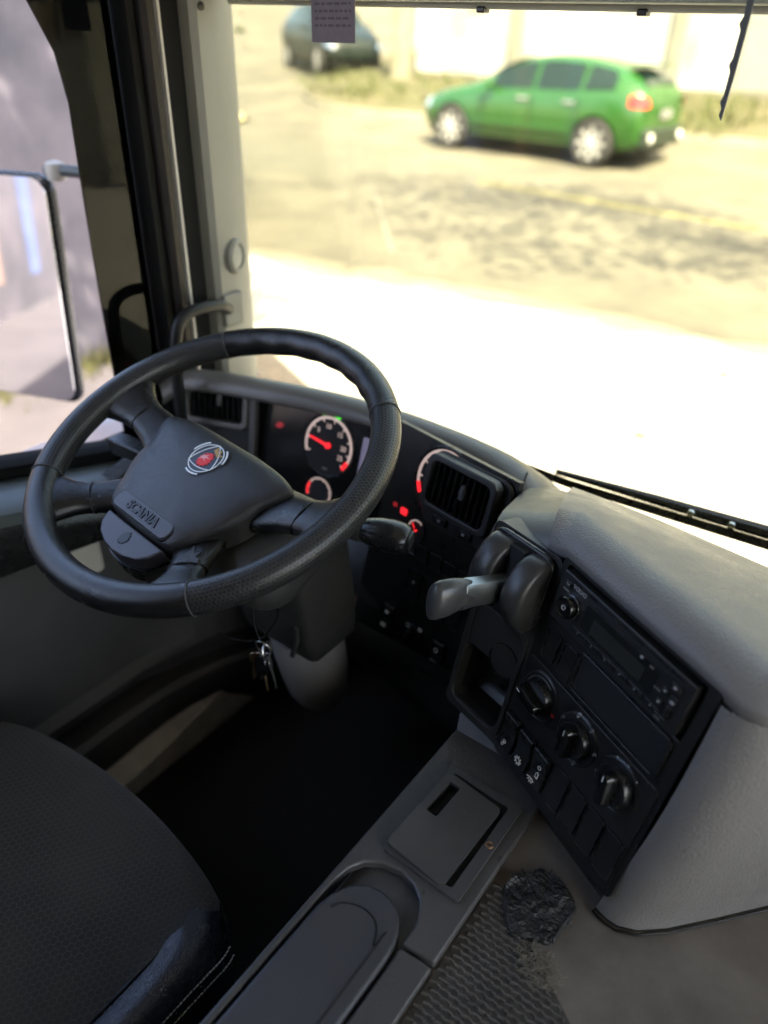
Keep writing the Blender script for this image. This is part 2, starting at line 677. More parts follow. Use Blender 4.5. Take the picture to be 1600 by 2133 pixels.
struct(mk('side_pavement', prism([(-3.74, -9), (-1.3, -9), (-1.3, 1.2), (-2.2, 2.6), (-3.74, 3.3)], -.05, .016), mat('pinkish_asphalt', (.062, .052, .050), .9, base2=(.088, .074, .070), var_scale=2.2, bump=.4, bump_scale=60, bump_dist=.005)))
# faded yellow centre line
yl = mat('yellow_paint', (0.20, 0.18, 0.06), 0.8, base2=(0.12, 0.112, 0.06), var_scale=3)
bm = bmesh.new()
secs = []
for i in range(30):
    x = -5.3 + i * 0.42
    y0 = 9.08 - (x + 5.2) * 0.09
    ww = 0.09 + 0.02 * sin(i * 1.7)
    secs.append([(x, y0 - ww, 0.004), (x, y0 + ww, 0.004), (x, y0 + ww, -0.02), (x, y0 - ww, -0.02)])
loft(secs, bm, closed=True, caps=True)
struct(mk('yellow_line', bm, yl))
# pale hairline (old paint) on the asphalt
bm = box(-0.012, 0.012, -1.6, 1.6, -0.02, 0.004)
struct(mk('painted_line', bm, mat('old_white_paint', (0.16, 0.15, 0.12), 0.8), frame=Matrix.Translation((-5.0, 6.6, 0)) @ Matrix.Rotation(radians(41), 4, 'Z')))
# cast shadow on the road, painted as a darker sheet
shadow_mat = mat('shadow_tarmac', (0.07, 0.067, 0.05), 0.9, base2=(0.095, 0.09, 0.066), var_scale=1.5, bump=0.5, bump_scale=40, bump_dist=0.01)
bm = bmesh.new()
pp = []
for i in range(28):
    a = 2 * pi * i / 28
    k = 1 + 0.14 * sin(3 * a + 1) + 0.09 * sin(5 * a)
    pp.append((-8.2 + 2.3 * k * cos(a), 8.9 + 1.35 * k * sin(a)))
struct(mk('shadow_patch', prism(pp, -0.02, 0.004), shadow_mat))

for x_, y_, a_, lab, m_ in ((-.83, 4.43, .4, 'small dry brown leaf near the far edge of the pale concrete', (.05, .045, .02)), (-1.15, 3.93, 2.0, 'small dry leaf lying alone on the pale concrete', (.09, .08, .045)), (-.92, 3.36, 1.0, 'pale yellow leaf on the concrete close to the bus', (.16, .15, .04))):
    lf0 = bmesh.new()
    secs = []
    for t_ in range(7):
        tt_ = t_ / 6
        ww = .028 * sin(pi * min(1, tt_ * .95 + .05)) + .001
        secs.append([(tt_ * .10 - .05, -ww, .012 + .01 * sin(tt_ * 5)), (tt_ * .10 - .05, 0, .004 + .01 * sin(tt_ * 5)), (tt_ * .10 - .05, ww, .012 + .01 * sin(tt_ * 5))])
    tag(mk('dry_leaf', loft(secs, lf0), mat('leaf_%.2f' % x_, m_, .8), None, Matrix.Translation((x_, y_, .012)) @ Matrix.Rotation(a_, 4, 'Z')), lab, 'leaf', 'leaves on the concrete')
# verge: raised kerb and grass bank behind the green car, curving into the side street
kerb_c = mat('kerb_stone', (0.24, 0.225, 0.17), 0.9, var=0.15, var_scale=3)
soil = mat('dry_verge', (0.075, 0.066, 0.036), 0.95, base2=(0.045, 0.048, 0.016), var_scale=1.1, bump=0.7, bump_scale=20, bump_dist=0.03)
kpath = [(30, 14.1), (6, 14.0), (0, 13.9), (-4, 13.75), (-7, 13.55), (-9.5, 13.25), (-11.2, 13.3), (-12.8, 14.0), (-13.7, 15.2), (-14.1, 17.0), (-14.6, 20), (-16, 30)]
kp = smooth_path([(x, y, 0) for x, y in kpath], 5)
secs = []
for i, p in enumerate(kp):
    t = (kp[min(i + 1, len(kp) - 1)] - kp[max(i - 1, 0)]).normalized()
    nrm = Vector((t.y, -t.x, 0))      # to the verge side
    if nrm.y < 0 and abs(nrm.x) < 0.5:
        nrm = -nrm
    z = terrain(p.x, p.y)
    secs.append([p + Vector((0, 0, z - 0.1)), p + Vector((0, 0, z + 0.13)), p + nrm * 0.14 + Vector((0, 0, z + 0.13)), p + nrm * 0.14 + Vector((0, 0, z - 0.1))])
struct(mk('kerb', loft(secs, closed=True, caps=True), kerb_c))
# verge surface
bm = bmesh.new()
secs = []
for i, p in enumerate(kp):
    row = []
    tx = max(p.x, -13.4) if p.y > 13.9 and p.x < -11 else p.x
    for k in range(7):
        s = k / 6
        q = Vector((p.x + (max(p.x, -11.2) - p.x) * s * 0.8, p.y + (18.2 - p.y) * s if p.y < 18 else p.y, 0)) if p.x > -13 else Vector((p.x + (-9.5 - p.x) * s, p.y, 0))
        row.append((q.x, q.y, terrain(q.x, q.y) + 0.125 + 0.1 * sin(pi * min(1, s * 1.3)) * (k > 0)))
    secs.append(row)
struct(mk('verge', loft(secs), soil))

# grass tufts on the verge (one mass)
grass = mat('verge_grass', (0.030, 0.045, 0.008), 0.8, base2=(0.075, 0.075, 0.022), var_scale=5)
bm = bmesh.new()
for i in range(2600):
    while True:
        x = rnd.uniform(-13.5, 3)
        y = rnd.uniform(13.7, 16.2)
        if noise.noise((x * 0.6, y * 0.9, 2)) > -0.05 or (x < -9 and rnd.random() < 0.5):
            break
    if x < -12.3 and y < 14.6:
        continue
    z = terrain(x, y) + 0.12
    h = rnd.uniform(0.1, 0.32)
    a = rnd.uniform(0, pi)
    ww = rnd.uniform(0.01, 0.03)
    dx, dy = cos(a) * ww, sin(a) * ww
    lx, ly = rnd.uniform(-.1, .1), rnd.uniform(-.1, .1)
    v = [bm.verts.new(c) for c in ((x - dx, y - dy, z), (x + dx, y + dy, z), (x + lx + dx * .6, y + ly + dy * .6, z + h * .65), (x + lx * 2, y + ly * 2, z + h))]
    bm.faces.new((v[0], v[1], v[2]))
    bm.faces.new((v[0], v[2], v[3]))
g = stuff(mk('verge_grass', bm, grass, smooth=0))
g['label'] = 'dry green grass tufts along the far verge'
g['category'] = 'grass'

# white boundary wall behind the green car with pilasters and a gate
wallw = mat('white_render', (0.50, 0.50, 0.46), 0.85, base2=(0.15, 0.15, 0.125), var_scale=0.6, bump=0.3, bump_scale=15, bump_dist=0.01)
stain = mat('stained_render', (0.16, 0.15, 0.11), 0.9, base2=(0.09, 0.086, 0.064), var_scale=2)
r = root('boundary_wall', (-3.5, 16.6, 0.5), 'long white rendered street wall with stained foot behind the green car', 'wall')
mk('wall_face', box(-11.6, 14, 16.5, 16.8, 0.2, 5.0), wallw, r)
mk('plinth', box(-11.6, 14, 16.42, 16.497, 0.2, 0.82), stain, r, bevel=0.01)
for x in (-9.0, -5.6, -2.05, 1.4, 5.0):
    mk('pilaster', box(x - 0.12, x + 0.12, 16.40, 16.497, 0.4, 5.0), mat('pilaster_grey', (.15, .15, .12), .9, var=.2, var_scale=1.5), r, bevel=0.01)
doorm = mat('cream_gate', (0.22, 0.215, 0.18), 0.6, var=0.08)
mk('gate_leaf', box(-4.4, -3.35, 16.43, 16.49, 0.83, 3.2), doorm, r, bevel=0.01)
mk('gate_leaf', box(-3.33, -2.3, 16.43, 16.49, 0.83, 3.2), doorm, r, bevel=0.01)
mk('coping', box(-11.7, 14.1, 16.35, 16.95, 5.003, 5.14), stain, r, bevel=0.02)
for x, z, sx, sz in ((-6.9, 2.35, 0.28, 0.22), (-3.1, 2.2, 0.1, 0.1), (-2.6, 1.5, 0.16, 0.12), (-1.4, 1.2, 0.4, 0.08)):
    mk('mark', prism([(x + sx * cos(2 * pi * i / 14) * (1 + .2 * sin(3 * i)), z + sz * sin(2 * pi * i / 14)) for i in range(14)], -0.004, 0.004), mat('wall_mark', (0.38, 0.47, 0.38), 0.9), r,
       frame=FR((0, 16.494, 0), (1, 0, 0), (0, 0, 1), (0, -1, 0)))
# concrete post at the corner
r = root('corner_post', (-11.35, 15.6, terrain(0, 15.6)), 'pale concrete post standing at the verge corner beside the wall', 'post')
mk('shaft', prism(rrect(-0.16, 0.16, -0.16, 0.16, 0.03, 3), -0.1, 5.5, scale_top=0.85), mat('post_concrete', (0.20, 0.185, 0.13), 0.9, var=0.12, var_scale=2), r, Matrix.Translation((-11.35, 15.6, terrain(0, 15.6))))
mk('footing', prism(rrect(-0.24, 0.24, -0.24, 0.24, 0.04, 3), -0.1, 0.28), stain, r, Matrix.Translation((-11.35, 15.6, terrain(0, 15.6))), bevel=0.02)
# pale far buildings up the side street
for nm, x0, x1, y0, h, lab, cc in (('street_house', -44, -30, 40, 6.5, 'pale green house far up the side street', (0.62, 0.68, 0.58)), ('street_house', -28, -18, 44, 8, 'cream house at the end of the side street', (0.66, 0.64, 0.52))):
    z = terrain(x0, y0)
    r = root(nm, ((x0 + x1) / 2, y0, z), lab, 'house', 'houses at the end of the side street')
    mk('wall', box(x0, x1, y0, y0 + 7, z - 1, z + h), mat('house_%d' % x0, cc, 0.9, var=0.08, var_scale=1), r)
    mk('roof', box(x0 - .4, x1 + .4, y0 - .4, y0 + 7.4, z + h + .003, z + h + .35), stain, r)
    for k in range(3):
        xx = x0 + (x1 - x0) * (0.2 + 0.3 * k)
        wd = mk('window', box(xx - .6, xx + .6, y0 - .05, y0 - .003, z + 1.2, z + 2.6), mat('far_window', (0.12, 0.14, 0.13), 0.2), r)
        mk('sill', box(xx - .7, xx + .7, y0 - .12, y0 - .003, z + 1.08, z + 1.197), cc and kerb_c, wd)
    mk('door', box(x0 + .5, x0 + 1.5, y0 - .05, y0 - .003, z, z + 2.1), doorm, r)


# ------------------------------------------------------------------ cars
def make_car(name, loc, heading, paint, label, hatch=True, group=None):
    """car pointing along local -X after heading; origin at ground centre."""
    fr = Matrix.Translation(loc) @ Matrix.Rotation(heading, 4, 'Z') @ Matrix.Diagonal((.965, .90, .955, 1))
    r = root(name, loc, label, 'car', group)
    # stations: x, zbot, hw_sill, hw_mid, zbelt, hw_belt, ztop, hw_top
    st = [(-2.03, .32, .55, .62, .55, .58, .60, .40),
          (-1.96, .24, .66, .74, .64, .68, .70, .55),
          (-1.74, .20, .76, .83, .76, .76, .82, .62),
          (-1.30, .18, .80, .87, .87, .80, .93, .64),
          (-0.95, .18, .81, .88, .92, .82, .99, .64),
          (-0.45, .18, .81, .88, .94, .83, 1.27, .60),
          (-0.05, .18, .81, .88, .95, .83, 1.41, .58),
          (0.50, .18, .81, .88, .96, .83, 1.455, .57),
          (1.05, .18, .81, .88, .99, .83, 1.415, .55),
          (1.50, .19, .81, .88, 1.03, .82, 1.325, .52),
          (1.74, .21, .79, .87, 1.04, .79, 1.24, .53),
          (1.93, .26, .74, .84, 1.00, .74, 1.08, .60),
          (2.02, .34, .66, .78, .90, .70, .94, .58)]
    if not hatch:
        st = [(a, b + .04, c, d, e * 1.06, f_, (g_ * 1.1 if g_ > 1.0 else g_ * 1.06), h_) for a, b, c, d, e, f_, g_, h_ in st]
    secs = []
    for x, zb, hs, hm, zl, hb, zt, ht in st:
        half = [(0, zb), (hs * .9, zb), (hs, zb + .08), (hm, zb + (zl - zb) * .45), (hm * .995, zb + (zl - zb) * .75), (hb, zl), ((hb * .45 + ht * .55), zl + (zt - zl) * .6), (ht, zt - .04 * min(1, (zt - zl) * 4)), (ht * .6, zt), (0, zt + .01)]
        ring = [(x, -y, z) for y, z in half] + [(x, y, z) for y, z in half[-2:0:-1]]
        secs.append(ring)
    bm = loft(secs, closed=True, caps=True)
    bmesh.ops.recalc_face_normals(bm, faces=bm.faces)
    # wheel arches cut by boolean
    me = finish(bm, 'body', 40)
    tmp = bpy.data.objects.new('tmp', me)
    COL.objects.link(tmp)
    ss = tmp.modifiers.new('s', 'SUBSURF')
    ss.levels = 2
    cuts = []
    for wx in (-1.30, 1.31):
        cbm = bmesh.new()
        bmesh.ops.create_cone(cbm, cap_ends=True, segments=32, radius1=.37, radius2=.37, depth=2.4, matrix=Matrix.Translation((wx, 0, .33)) @ Matrix.Rotation(pi / 2, 4, 'X'))
        cm = bpy.data.meshes.new('cut')
        cbm.to_mesh(cm)
        cbm.free()
        co = bpy.data.objects.new('cut', cm)
        COL.objects.link(co)
        md = tmp.modifiers.new('b', 'BOOLEAN')
        md.operation = 'DIFFERENCE'
        md.object = co
        md.solver = 'EXACT'
        cuts.append(co)
    dg = bpy.context.evaluated_depsgraph_get()
    body = bpy.data.meshes.new_from_object(tmp.evaluated_get(dg))
    bpy.data.objects.remove(tmp)
    for c in cuts:
        bpy.data.objects.remove(c)
    for p in body.polygons:
        p.use_smooth = True
    body.materials.clear()
    body.set_sharp_from_angle(angle=radians(40))
    b = mk('body', body, paint, r, fr)
    mk('underbody', box(-1.9, 1.9, -.62, .62, .2, .55), deep_black, r, fr)
    glass = mat('car_glass', (0.010, 0.020, 0.018), 0.06, spec=0.3)
    k = 1.0 if hatch else 1.06
    kt = 1.0 if hatch else 1.1

    def side(x, t):      # point on the greenhouse side at station x, fraction t from belt to top
        for a, c in zip(st, st[1:]):
            if a[0] <= x <= c[0]:
                f_ = (x - a[0]) / (c[0] - a[0])
                q = [a[i] + (c[i] - a[i]) * f_ for i in range(8)]
                return q[5] + (q[7] - q[5]) * t * 0.92, q[4] + (q[6] - q[4]) * t
        return 0, 0
    for sgn in (-1, 1):
        for x0, x1 in ((-.62, .18), (.24, .98), (1.04, 1.52)):
            bm = bmesh.new()
            secs = []
            for i in range(7):
                x = x0 + (x1 - x0) * i / 6
                row = []
                for t in (.06, .3, .6, .8):
                    tt = t
                    if x0 < -.5 and i == 0:
                        tt = min(t, .3)
                    if x1 > 1.5 and i == 6:
                        tt = min(t, .45)
                    y, z = side(x, tt)
                    row.append((x, sgn * (y + .006), z))
                secs.append(row)
            mk('side_window', loft(secs, bm), glass, r, fr)
    # windscreen and tailgate glass
    for xs_, nm in ((((-.88, .05), (-.5, .55), (-.16, .82)), 'windscreen'), (((1.60, .85), (1.78, .6), (1.90, .1)), 'rear_window')):
        secs = []
        for x, t in xs_:
            for a, c in zip(st, st[1:]):
                if a[0] <= x <= c[0]:
                    f_ = (x - a[0]) / (c[0] - a[0])
                    zt = a[6] + (c[6] - a[6]) * f_
                    ht = a[7] + (c[7] - a[7]) * f_
            dz = .012
            secs.append([(x + (-.008 if x < 0 else .012), ht * s * .92, zt + dz - .02 * abs(s)) for s in (-1, -.5, 0, .5, 1)])
        mk(nm, loft(secs), glass, r, fr)
    # wheels
    tyre_m = mat('tyre', (0.02, 0.02, 0.02), 0.8)
    rim_m = mat('alloy', (0.42, 0.42, 0.42), 0.35, metal=0.3)
    barrel_m = mat('rim_barrel', (0.05, 0.05, 0.05), 0.6)
    for wx in (-1.30, 1.31):
        for sgn in (-1, 1):
            wf = fr @ Matrix.Translation((wx, sgn * .79, .325)) @ Matrix.Rotation(-sgn * pi / 2, 4, 'X')
            wh = mk('wheel', lathe([(.20, -.1), (.225, -.06), (.225, .06), (.20, .05)], 28), barrel_m, r, wf)
            mk('tyre', lathe([(.22, -.1), (.30, -.1), (.322, -.07), (.325, 0), (.322, .07), (.30, .1), (.235, .1), (.22, .07)], 36), tyre_m, wh, wf)
            bm = bmesh.new()
            for i in range(8):
                a = 2 * pi * i / 8
                q = [(.05, -.018), (.225, -.030), (.225, .030), (.05, .018)]
                prism([(x * cos(a) - y * sin(a), x * sin(a) + y * cos(a)) for x, y in q], .06, .09, bm)
            lathe([(.06, .05), (.06, .1), (.0, .105)], 16, bm)
            mk('rim', bm, rim_m, wh, wf)
    # lights, handles, bumpers, plate
    red = mat('tail_lamp', (0.55, 0.02, 0.02), 0.2)
    for sgn in (-1, 1):
        mk('tail_light', loft([[(1.78, sgn * .85, .84), (1.78, sgn * .83, .97)], [(1.88, sgn * .83, .83), (1.86, sgn * .80, .98)], [(1.99, sgn * .74, .83), (1.95, sgn * .74, .96)], [(2.03, sgn * .66, .84), (1.99, sgn * .67, .94)]]), red, r, fr @ Matrix.Scale(1.008, 4))
        mk('reversing_lamp', lathe([(.06, 0), (.06, .02), (0, .03)], 16), white_print, r, fr @ Matrix.Translation((2.09, sgn * .55, .44)) @ Matrix.Rotation(pi / 2, 4, 'Y'))
        mk('headlight', loft([[(-1.76, sgn * .80, .60), (-1.74, sgn * .77, .74)], [(-1.93, sgn * .72, .58), (-1.88, sgn * .70, .70)], [(-2.02, sgn * .60, .56), (-1.98, sgn * .58, .66)]]), chrome, r, fr @ Matrix.Scale(1.01, 4))
        for x in (.05, .85):
            mk('door_handle', box(x - .1, x + .1, -.015, .015, -.018, .018), chrome, r, fr @ Matrix.Translation((x * 0, sgn * .875, .84)), bevel=.008)
        mk('door_mirror', lathe([(0, -.1), (.06, -.07), (.075, 0), (.05, .07), (0, .1)], 14, sx=.8), paint, r, fr @ Matrix.Translation((-.52, sgn * .95, 1.0)) @ Matrix.Rotation(pi / 2, 4, 'X'))
        mk('side_moulding', box(-.85, .9, -.012, .012, .44, .50), paint, r, fr @ Matrix.Translation((0, sgn * .878, 0)), bevel=.008)
        # door shut lines as thin recess strips
        for x in (-.72, .21, 1.0):
            mk('door_gap', box(x - .006, x + .006, -.004, .004, .30, .90), deep_black, r, fr @ Matrix.Translation((0, sgn * .882, 0)))
    mk('rear_bumper', box(1.86, 2.09, -.68, .68, .30, .56), mat('bumper_dark', (0.012, 0.02, 0.012), 0.5), r, fr, bevel=.05)
    mk('number_plate', box(2.035, 2.05, -.2, .2, .68, .80), mat('plate', (.16, .16, .16), .5), r, fr)
    mk('tail_spoiler', box(1.55, 1.82, -.48, .48, 1.335, 1.36), paint, r, fr, bevel=.01)
    return r


green = mat('green_paint', (0.013, 0.066, 0.008), 0.25, coat=0.6, var=0.04)
make_car('parked_car', (-5.98, 12.10, 0.02), radians(-4), green, 'bright green hatchback parked across the road by the white wall')
dgreen = mat('dark_paint', (0.010, 0.015, 0.013), 0.35, spec=0.3)
make_car('parked_car', (-14.9, 17.3, terrain(0, 17.3)), radians(150), dgreen, 'dark green car parked up the side street behind the paper notice', hatch=False)

# ================================================================== LEFT SIDE OF THE STREET
greyw = mat('grey_render', (0.07, 0.066, 0.073), 0.9, base2=(0.15, 0.128, 0.136), var_scale=1.6, bump=0.3, bump_scale=20, bump_dist=0.01)
r = root('side_wall', (-3.75, 0.5, 0), 'grey mottled rendered wall outside the driver window', 'wall')
mk('wall_face', box(-4.0, -3.75, -9, 3.2, -.1, 1.95), greyw, r)
mk('coping', box(-4.06, -3.69, -9, 3.25, 1.953, 2.03), stain, r, bevel=.01)
# grass strip at its foot
bm = bmesh.new()
for i in range(1400):
    x = -3.72 + abs(rnd.gauss(0, .10))
    y = rnd.uniform(0.6, 3.3)
    h = rnd.uniform(.04, .14)
    a = rnd.uniform(0, pi)
    dx, dy = cos(a) * .008, sin(a) * .008
    v = [bm.verts.new(c) for c in ((x - dx, y - dy, 0), (x + dx, y + dy, 0), (x + rnd.uniform(-.05, .06), y + rnd.uniform(-.05, .05), h))]
    bm.faces.new(v)
g = stuff(mk('wall_foot_grass', bm, mat('foot_grass', (0.05, 0.055, 0.01), 0.8, base2=(0.09, 0.08, 0.02), var_scale=8), smooth=0))
g['label'] = 'short yellow-green grass along the foot of the grey wall'
g['category'] = 'grass'
for k, (y0, cc) in enumerate(((-2.2, (.10, .14, .30)), (-2.9, (.32, .2, .14)), (-3.6, (.30, .29, .31)), (-4.4, (.12, .16, .33)), (-5.3, (.33, .22, .16)), (-6.4, (.12, .16, .3)))):  # unseen stripes added on the wall to streak the mirror's reflection
    mk('mirror_stripe', prism([(y0, .35), (y0 + .28, .35), (y0 + .62, 1.9), (y0 + .28, 1.9)], -.002, .004), mat('stripe_%d' % k, cc, .8, var=.2, var_scale=3), r, FR((-3.75, 0, 0), (0, 1, 0), (0, 0, 1), (1, 0, 0)))
r = root('street_tree', (-4.7, -1.9, 0), 'unseen leafy tree added behind the grey wall to shade it', 'tree')  # out-of-view tree, added to throw shade on the wall and mirror
mk('trunk', tube(smooth_path([(-4.7, -1.9, -.1), (-4.6, -1.85, 1.5), (-4.2, -1.5, 2.9), (-3.3, -.9, 3.9), (-2.4, -.2, 4.5)], 4), .1, 10, radii=[.17 - .007 * i for i in range(17)]), mat('bark', (.1, .08, .06), .9), r)
bm = bmesh.new()
for i in range(4200):
    cl = ((-2.1, .2, 4.5), (-2.9, -.6, 4.4), (-1.9, 1.2, 4.6), (-2.7, .9, 4.9), (-3.4, -1.4, 4.5))[i % 5]
    while True:
        v3 = Vector((rnd.uniform(-1, 1), rnd.uniform(-1, 1), rnd.uniform(-1, 1)))
        if v3.length < 1:
            break
    c = Vector(cl) + Vector((v3.x * .85, v3.y * .85, v3.z * .55))
    q = Matrix.Rotation(rnd.uniform(0, 6.28), 3, 'Z') @ Matrix.Rotation(rnd.uniform(-1.2, 1.2), 3, 'X')
    s_ = rnd.uniform(.05, .09)
    bm.faces.new([bm.verts.new(c + q @ Vector(e_) * s_) for e_ in ((-1, 0, 0), (0, -.55, .1), (1, 0, 0), (0, .55, .1))])
mk('crown', bm, mat('tree_leaf', (.035, .06, .02), .6, base2=(.07, .1, .035), var_scale=3), r, smooth=0)
r = root('street_tree', (6.2, 5.4, 0), 'spreading street tree right of the bus casting dappled shade on the road', 'tree')
mk('trunk', tube(smooth_path([(6.2, 5.4, -.1), (6.1, 5.3, 2.0), (5.2, 5.0, 4.8), (3.4, 4.7, 6.4), (1.2, 4.5, 7.3)], 4), .1, 10, radii=[.24 - .011 * i for i in range(17)]), mat('bark', (.1, .08, .06), .9), r)
bm = bmesh.new()
cls = [Vector((rnd.uniform(-2.8, 4.6), rnd.uniform(3.0, 6.4), rnd.uniform(6.2, 8.4))) for _ in range(26)]
for i in range(2300):
    cl = cls[i % 26]
    while True:
        v3 = Vector((rnd.uniform(-1, 1), rnd.uniform(-1, 1), rnd.uniform(-1, 1)))
        if v3.length < 1:
            break
    c = cl + Vector((v3.x * 1.0, v3.y * 1.0, v3.z * .6))
    q = Matrix.Rotation(rnd.uniform(0, 6.28), 3, 'Z') @ Matrix.Rotation(rnd.uniform(-1.0, 1.0), 3, 'X')
    s_ = rnd.uniform(.06, .11)
    bm.faces.new([bm.verts.new(c + q @ Vector(e_) * s_) for e_ in ((-1, 0, 0), (0, -.55, .1), (1, 0, 0), (0, .55, .1))])
mk('crown', bm, mat('tree_leaf', (.035, .06, .02), .6, base2=(.07, .1, .035), var_scale=3), r, smooth=0)
# brick garden wall further on, seen through the tinted pane
brick_m = mat('brick', (0.30, 0.13, 0.085), 0.9, base2=(0.36, 0.18, 0.12), var_scale=5)
r = root('brick_wall', (-6.3, 4.4, 0), 'low red brick garden wall with pale coping beyond the tinted window', 'wall')
mk('mortar_core', box(-6.45, -6.22, 3.3, 5.55, -.1, 1.62), mat('mortar', (.35, .33, .3), .95), r)
bme = finish(box(-.012, .012, -.108, .108, -.036, .036), 'brick', 0)
bme.materials.append(brick_m)
for row in range(20):
    for c in range(9):
        y = 3.42 + c * .23 + (.115 if row % 2 else 0)
        mk('brick', bme, None, r, Matrix.Translation((-6.212, y, .06 + row * .08)))
mk('coping', box(-6.52, -6.15, 3.3, 5.6, 1.623, 1.72), beige_trim, r, bevel=.01)
hedge = mat('hedge_leaf', (0.035, 0.06, 0.025), 0.7, base2=(0.07, 0.10, 0.04), var_scale=4)
r = root('hedge', (-7.5, 5, 0), 'dark green leafy hedge rising behind the brick wall', 'hedge')
bm = bmesh.new()
for i in range(5200):
    y = rnd.uniform(3.0, 6.4)
    z = rnd.uniform(.3, 3.4)
    x = -7.4 + rnd.gauss(0, .35) - max(0, z - 2.6) * rnd.random()
    q = Matrix.Rotation(rnd.uniform(0, 6.28), 3, 'Z') @ Matrix.Rotation(rnd.uniform(-1.2, 1.2), 3, 'X')
    s = rnd.uniform(.05, .1)
    v = [bm.verts.new(Vector((x, y, z)) + q @ Vector(c) * s) for c in ((-1, 0, 0), (0, -.5, .1), (1, 0, 0), (0, .5, .1))]
    bm.faces.new(v)
mk('foliage', bm, hedge, r, smooth=0)
mk('stem', tube([(-7.5, 5, -.1), (-7.45, 5.1, 1.2), (-7.5, 4.9, 2.4)], .08, 8), mat('bark', (.1, .08, .06), .9), r)
# planks leaning on the brick wall
wood = mat('weathered_plank', (0.30, 0.25, 0.12), 0.85, var=0.2, var_scale=6)
for i, (y0, y1, z0, z1) in enumerate(((3.5, 5.6, 1.10, .80), (3.6, 5.7, .78, .86))):
    o = mk('timber_plank', tube([(-6.05, y0, z0), (-6.05, y1, z1)], .045, 4), wood)
    tag(o, ('weathered plank sloping down across the brick wall' if i == 0 else 'lower weathered plank lying level against the brick wall'), 'plank', 'planks against the brick wall')

# ================================================================== BUS SHELL (the place we stand in)
shell_in = mat('cab_lining', (0.13, 0.125, 0.115), 0.8, var=0.05)
body_white = mat('bus_livery', (0.62, 0.62, 0.66), 0.3)
# livery streaks on the flank (blue and peach bands with their own outline)
nt = body_white.node_tree
tc = nt.nodes.new('ShaderNodeTexCoord')
wv = nt.nodes.new('ShaderNodeTexWave')
wv.inputs['Scale'].default_value = 1.3
wv.inputs['Distortion'].default_value = 2.5
mp = nt.nodes.new('ShaderNodeMapping')
mp.inputs['Rotation'].default_value = (0.6, 0, 0)
nt.links.new(tc.outputs['Object'], mp.inputs[0])
nt.links.new(mp.outputs[0], wv.inputs['Vector'])
rp = nt.nodes.new('ShaderNodeValToRGB')
rp.color_ramp.elements[0].color = (.16, .2, .42, 1)
rp.color_ramp.elements[0].position = .15
rp.color_ramp.elements[1].color = (.62, .62, .66, 1)
rp.color_ramp.elements[1].position = .35
e = rp.color_ramp.elements.new(.85)
e.color = (.6, .42, .33, 1)
nt.links.new(wv.outputs['Fac'], rp.inputs[0])
nt.links.new(rp.outputs[0], nt.nodes['Principled BSDF'].inputs['Base Color'])

XL, XR = -1.05, 1.40
YB = -1.6
struct(mk('cab_floor', box(XL, XR, -8.9, 1.0, .30, .40), mat('cab_floor_rubber', (0.014, 0.014, 0.014), 0.85)))
struct(mk('cab_ceiling', box(XL - .08, XR + .08, -9, 1.05, 2.25, 2.33), mat('headliner', (.55, .53, .49), .9, var=.04)))
# left flank below and above the window (outer skin + inner lining)
struct(mk('wall_left', box(-1.14, -1.075, -9.0, 1.02, .35, 1.035), body_white))
struct(mk('wall_left_rear', box(-1.14, -1.06, -9.0, -.75, 1.95, 2.247), body_white))
struct(mk('wall_left_pier', box(-1.14, -1.06, -1.0, -.75, 1.038, 2.197), body_white))
struct(mk('wall_left_glass', box(-1.10, -1.094, -9.0, -1.003, 1.038, 1.947), tint_glass))
struct(mk('wall_rear', box(-1.14, 1.48, -9.07, -9.003, .30, 3.0), shell_in))
struct(mk('wall_left_upper', box(-1.14, -1.06, -.747, 1.02, 2.2, 2.247), shell_in))
struct(mk('roof', box(-1.2, 1.5, -9.0, 1.12, 2.85, 3.0), body_white))
struct(mk('front_upper', box(-1.14, 1.48, 1.053, 1.12, 1.98, 2.85), body_white))
struct(mk('front_lower', box(-1.14, 1.48, 1.03, 1.10, .35, .93), body_white))
struct(mk('wall_right', box(XR + .003, XR + .07, -9.0, -.75, .30, 1.1), shell_in))
struct(mk('wall_right_upper', box(XR + .003, XR + .07, -9.0, .95, 2.05, 2.247), shell_in))
struct(mk('wall_right_glass', box(XR + .02, XR + .026, -9.0, -.753, 1.1, 2.05), tint_glass))
struct(mk('wall_right_front', box(XR + .003, XR + .07, .95, 1.05, .30, 2.247), shell_in))
struct(mk('entrance_glass', box(XR + .02, XR + .026, -.747, .947, .45, 2.047), door_glass))
# windscreen
struct(mk('windscreen', box(-1.12, XR, 1.034, 1.040, .935, 1.975), windscreen_glass))

# A-pillar trim
r = root('windscreen_pillar', (-1.03, .94, 1.0), 'pale grey windscreen pillar trim with round cap and black grab handle', 'pillar')
pil = []
for z in (.92, 1.1, 1.4, 1.7, 2.197):
    pil.append([(-1.03, .857, z), (-1.012, .862, z), (-1.005, .872, z), (-1.009, .905, z), (-1.022, .938, z), (-1.038, .966, z), (-1.10, 1.03, z), (-1.13, 1.03, z), (-1.13, .857, z)])
mk('trim', loft(pil, closed=True, caps=True), trim_grey, r)
cf = FR((-1.0135, .915, 1.305), (0, -1, 0), (0, 0, 1), (1, 0, 0)) @ Matrix.Rotation(radians(-21), 4, 'Y')
cap = mk('round_cap', lathe([(.030, -.003), (.030, .004), (.026, .009), (.021, .009), (.019, .005)], 32), trim_grey, r, cf)
mk('cap_centre', lathe([(.0185, .0), (.0185, .006), (.012, .0075), (0, .0075)], 28), mat('cap_grey', (.24, .245, .23), .5), cap, cf)
mk('handle_mount', box(-.006, .008, -.024, .024, -.03, .03), trim_grey, r, Matrix.Translation((-1.007, .893, 1.218)), bevel=.006)
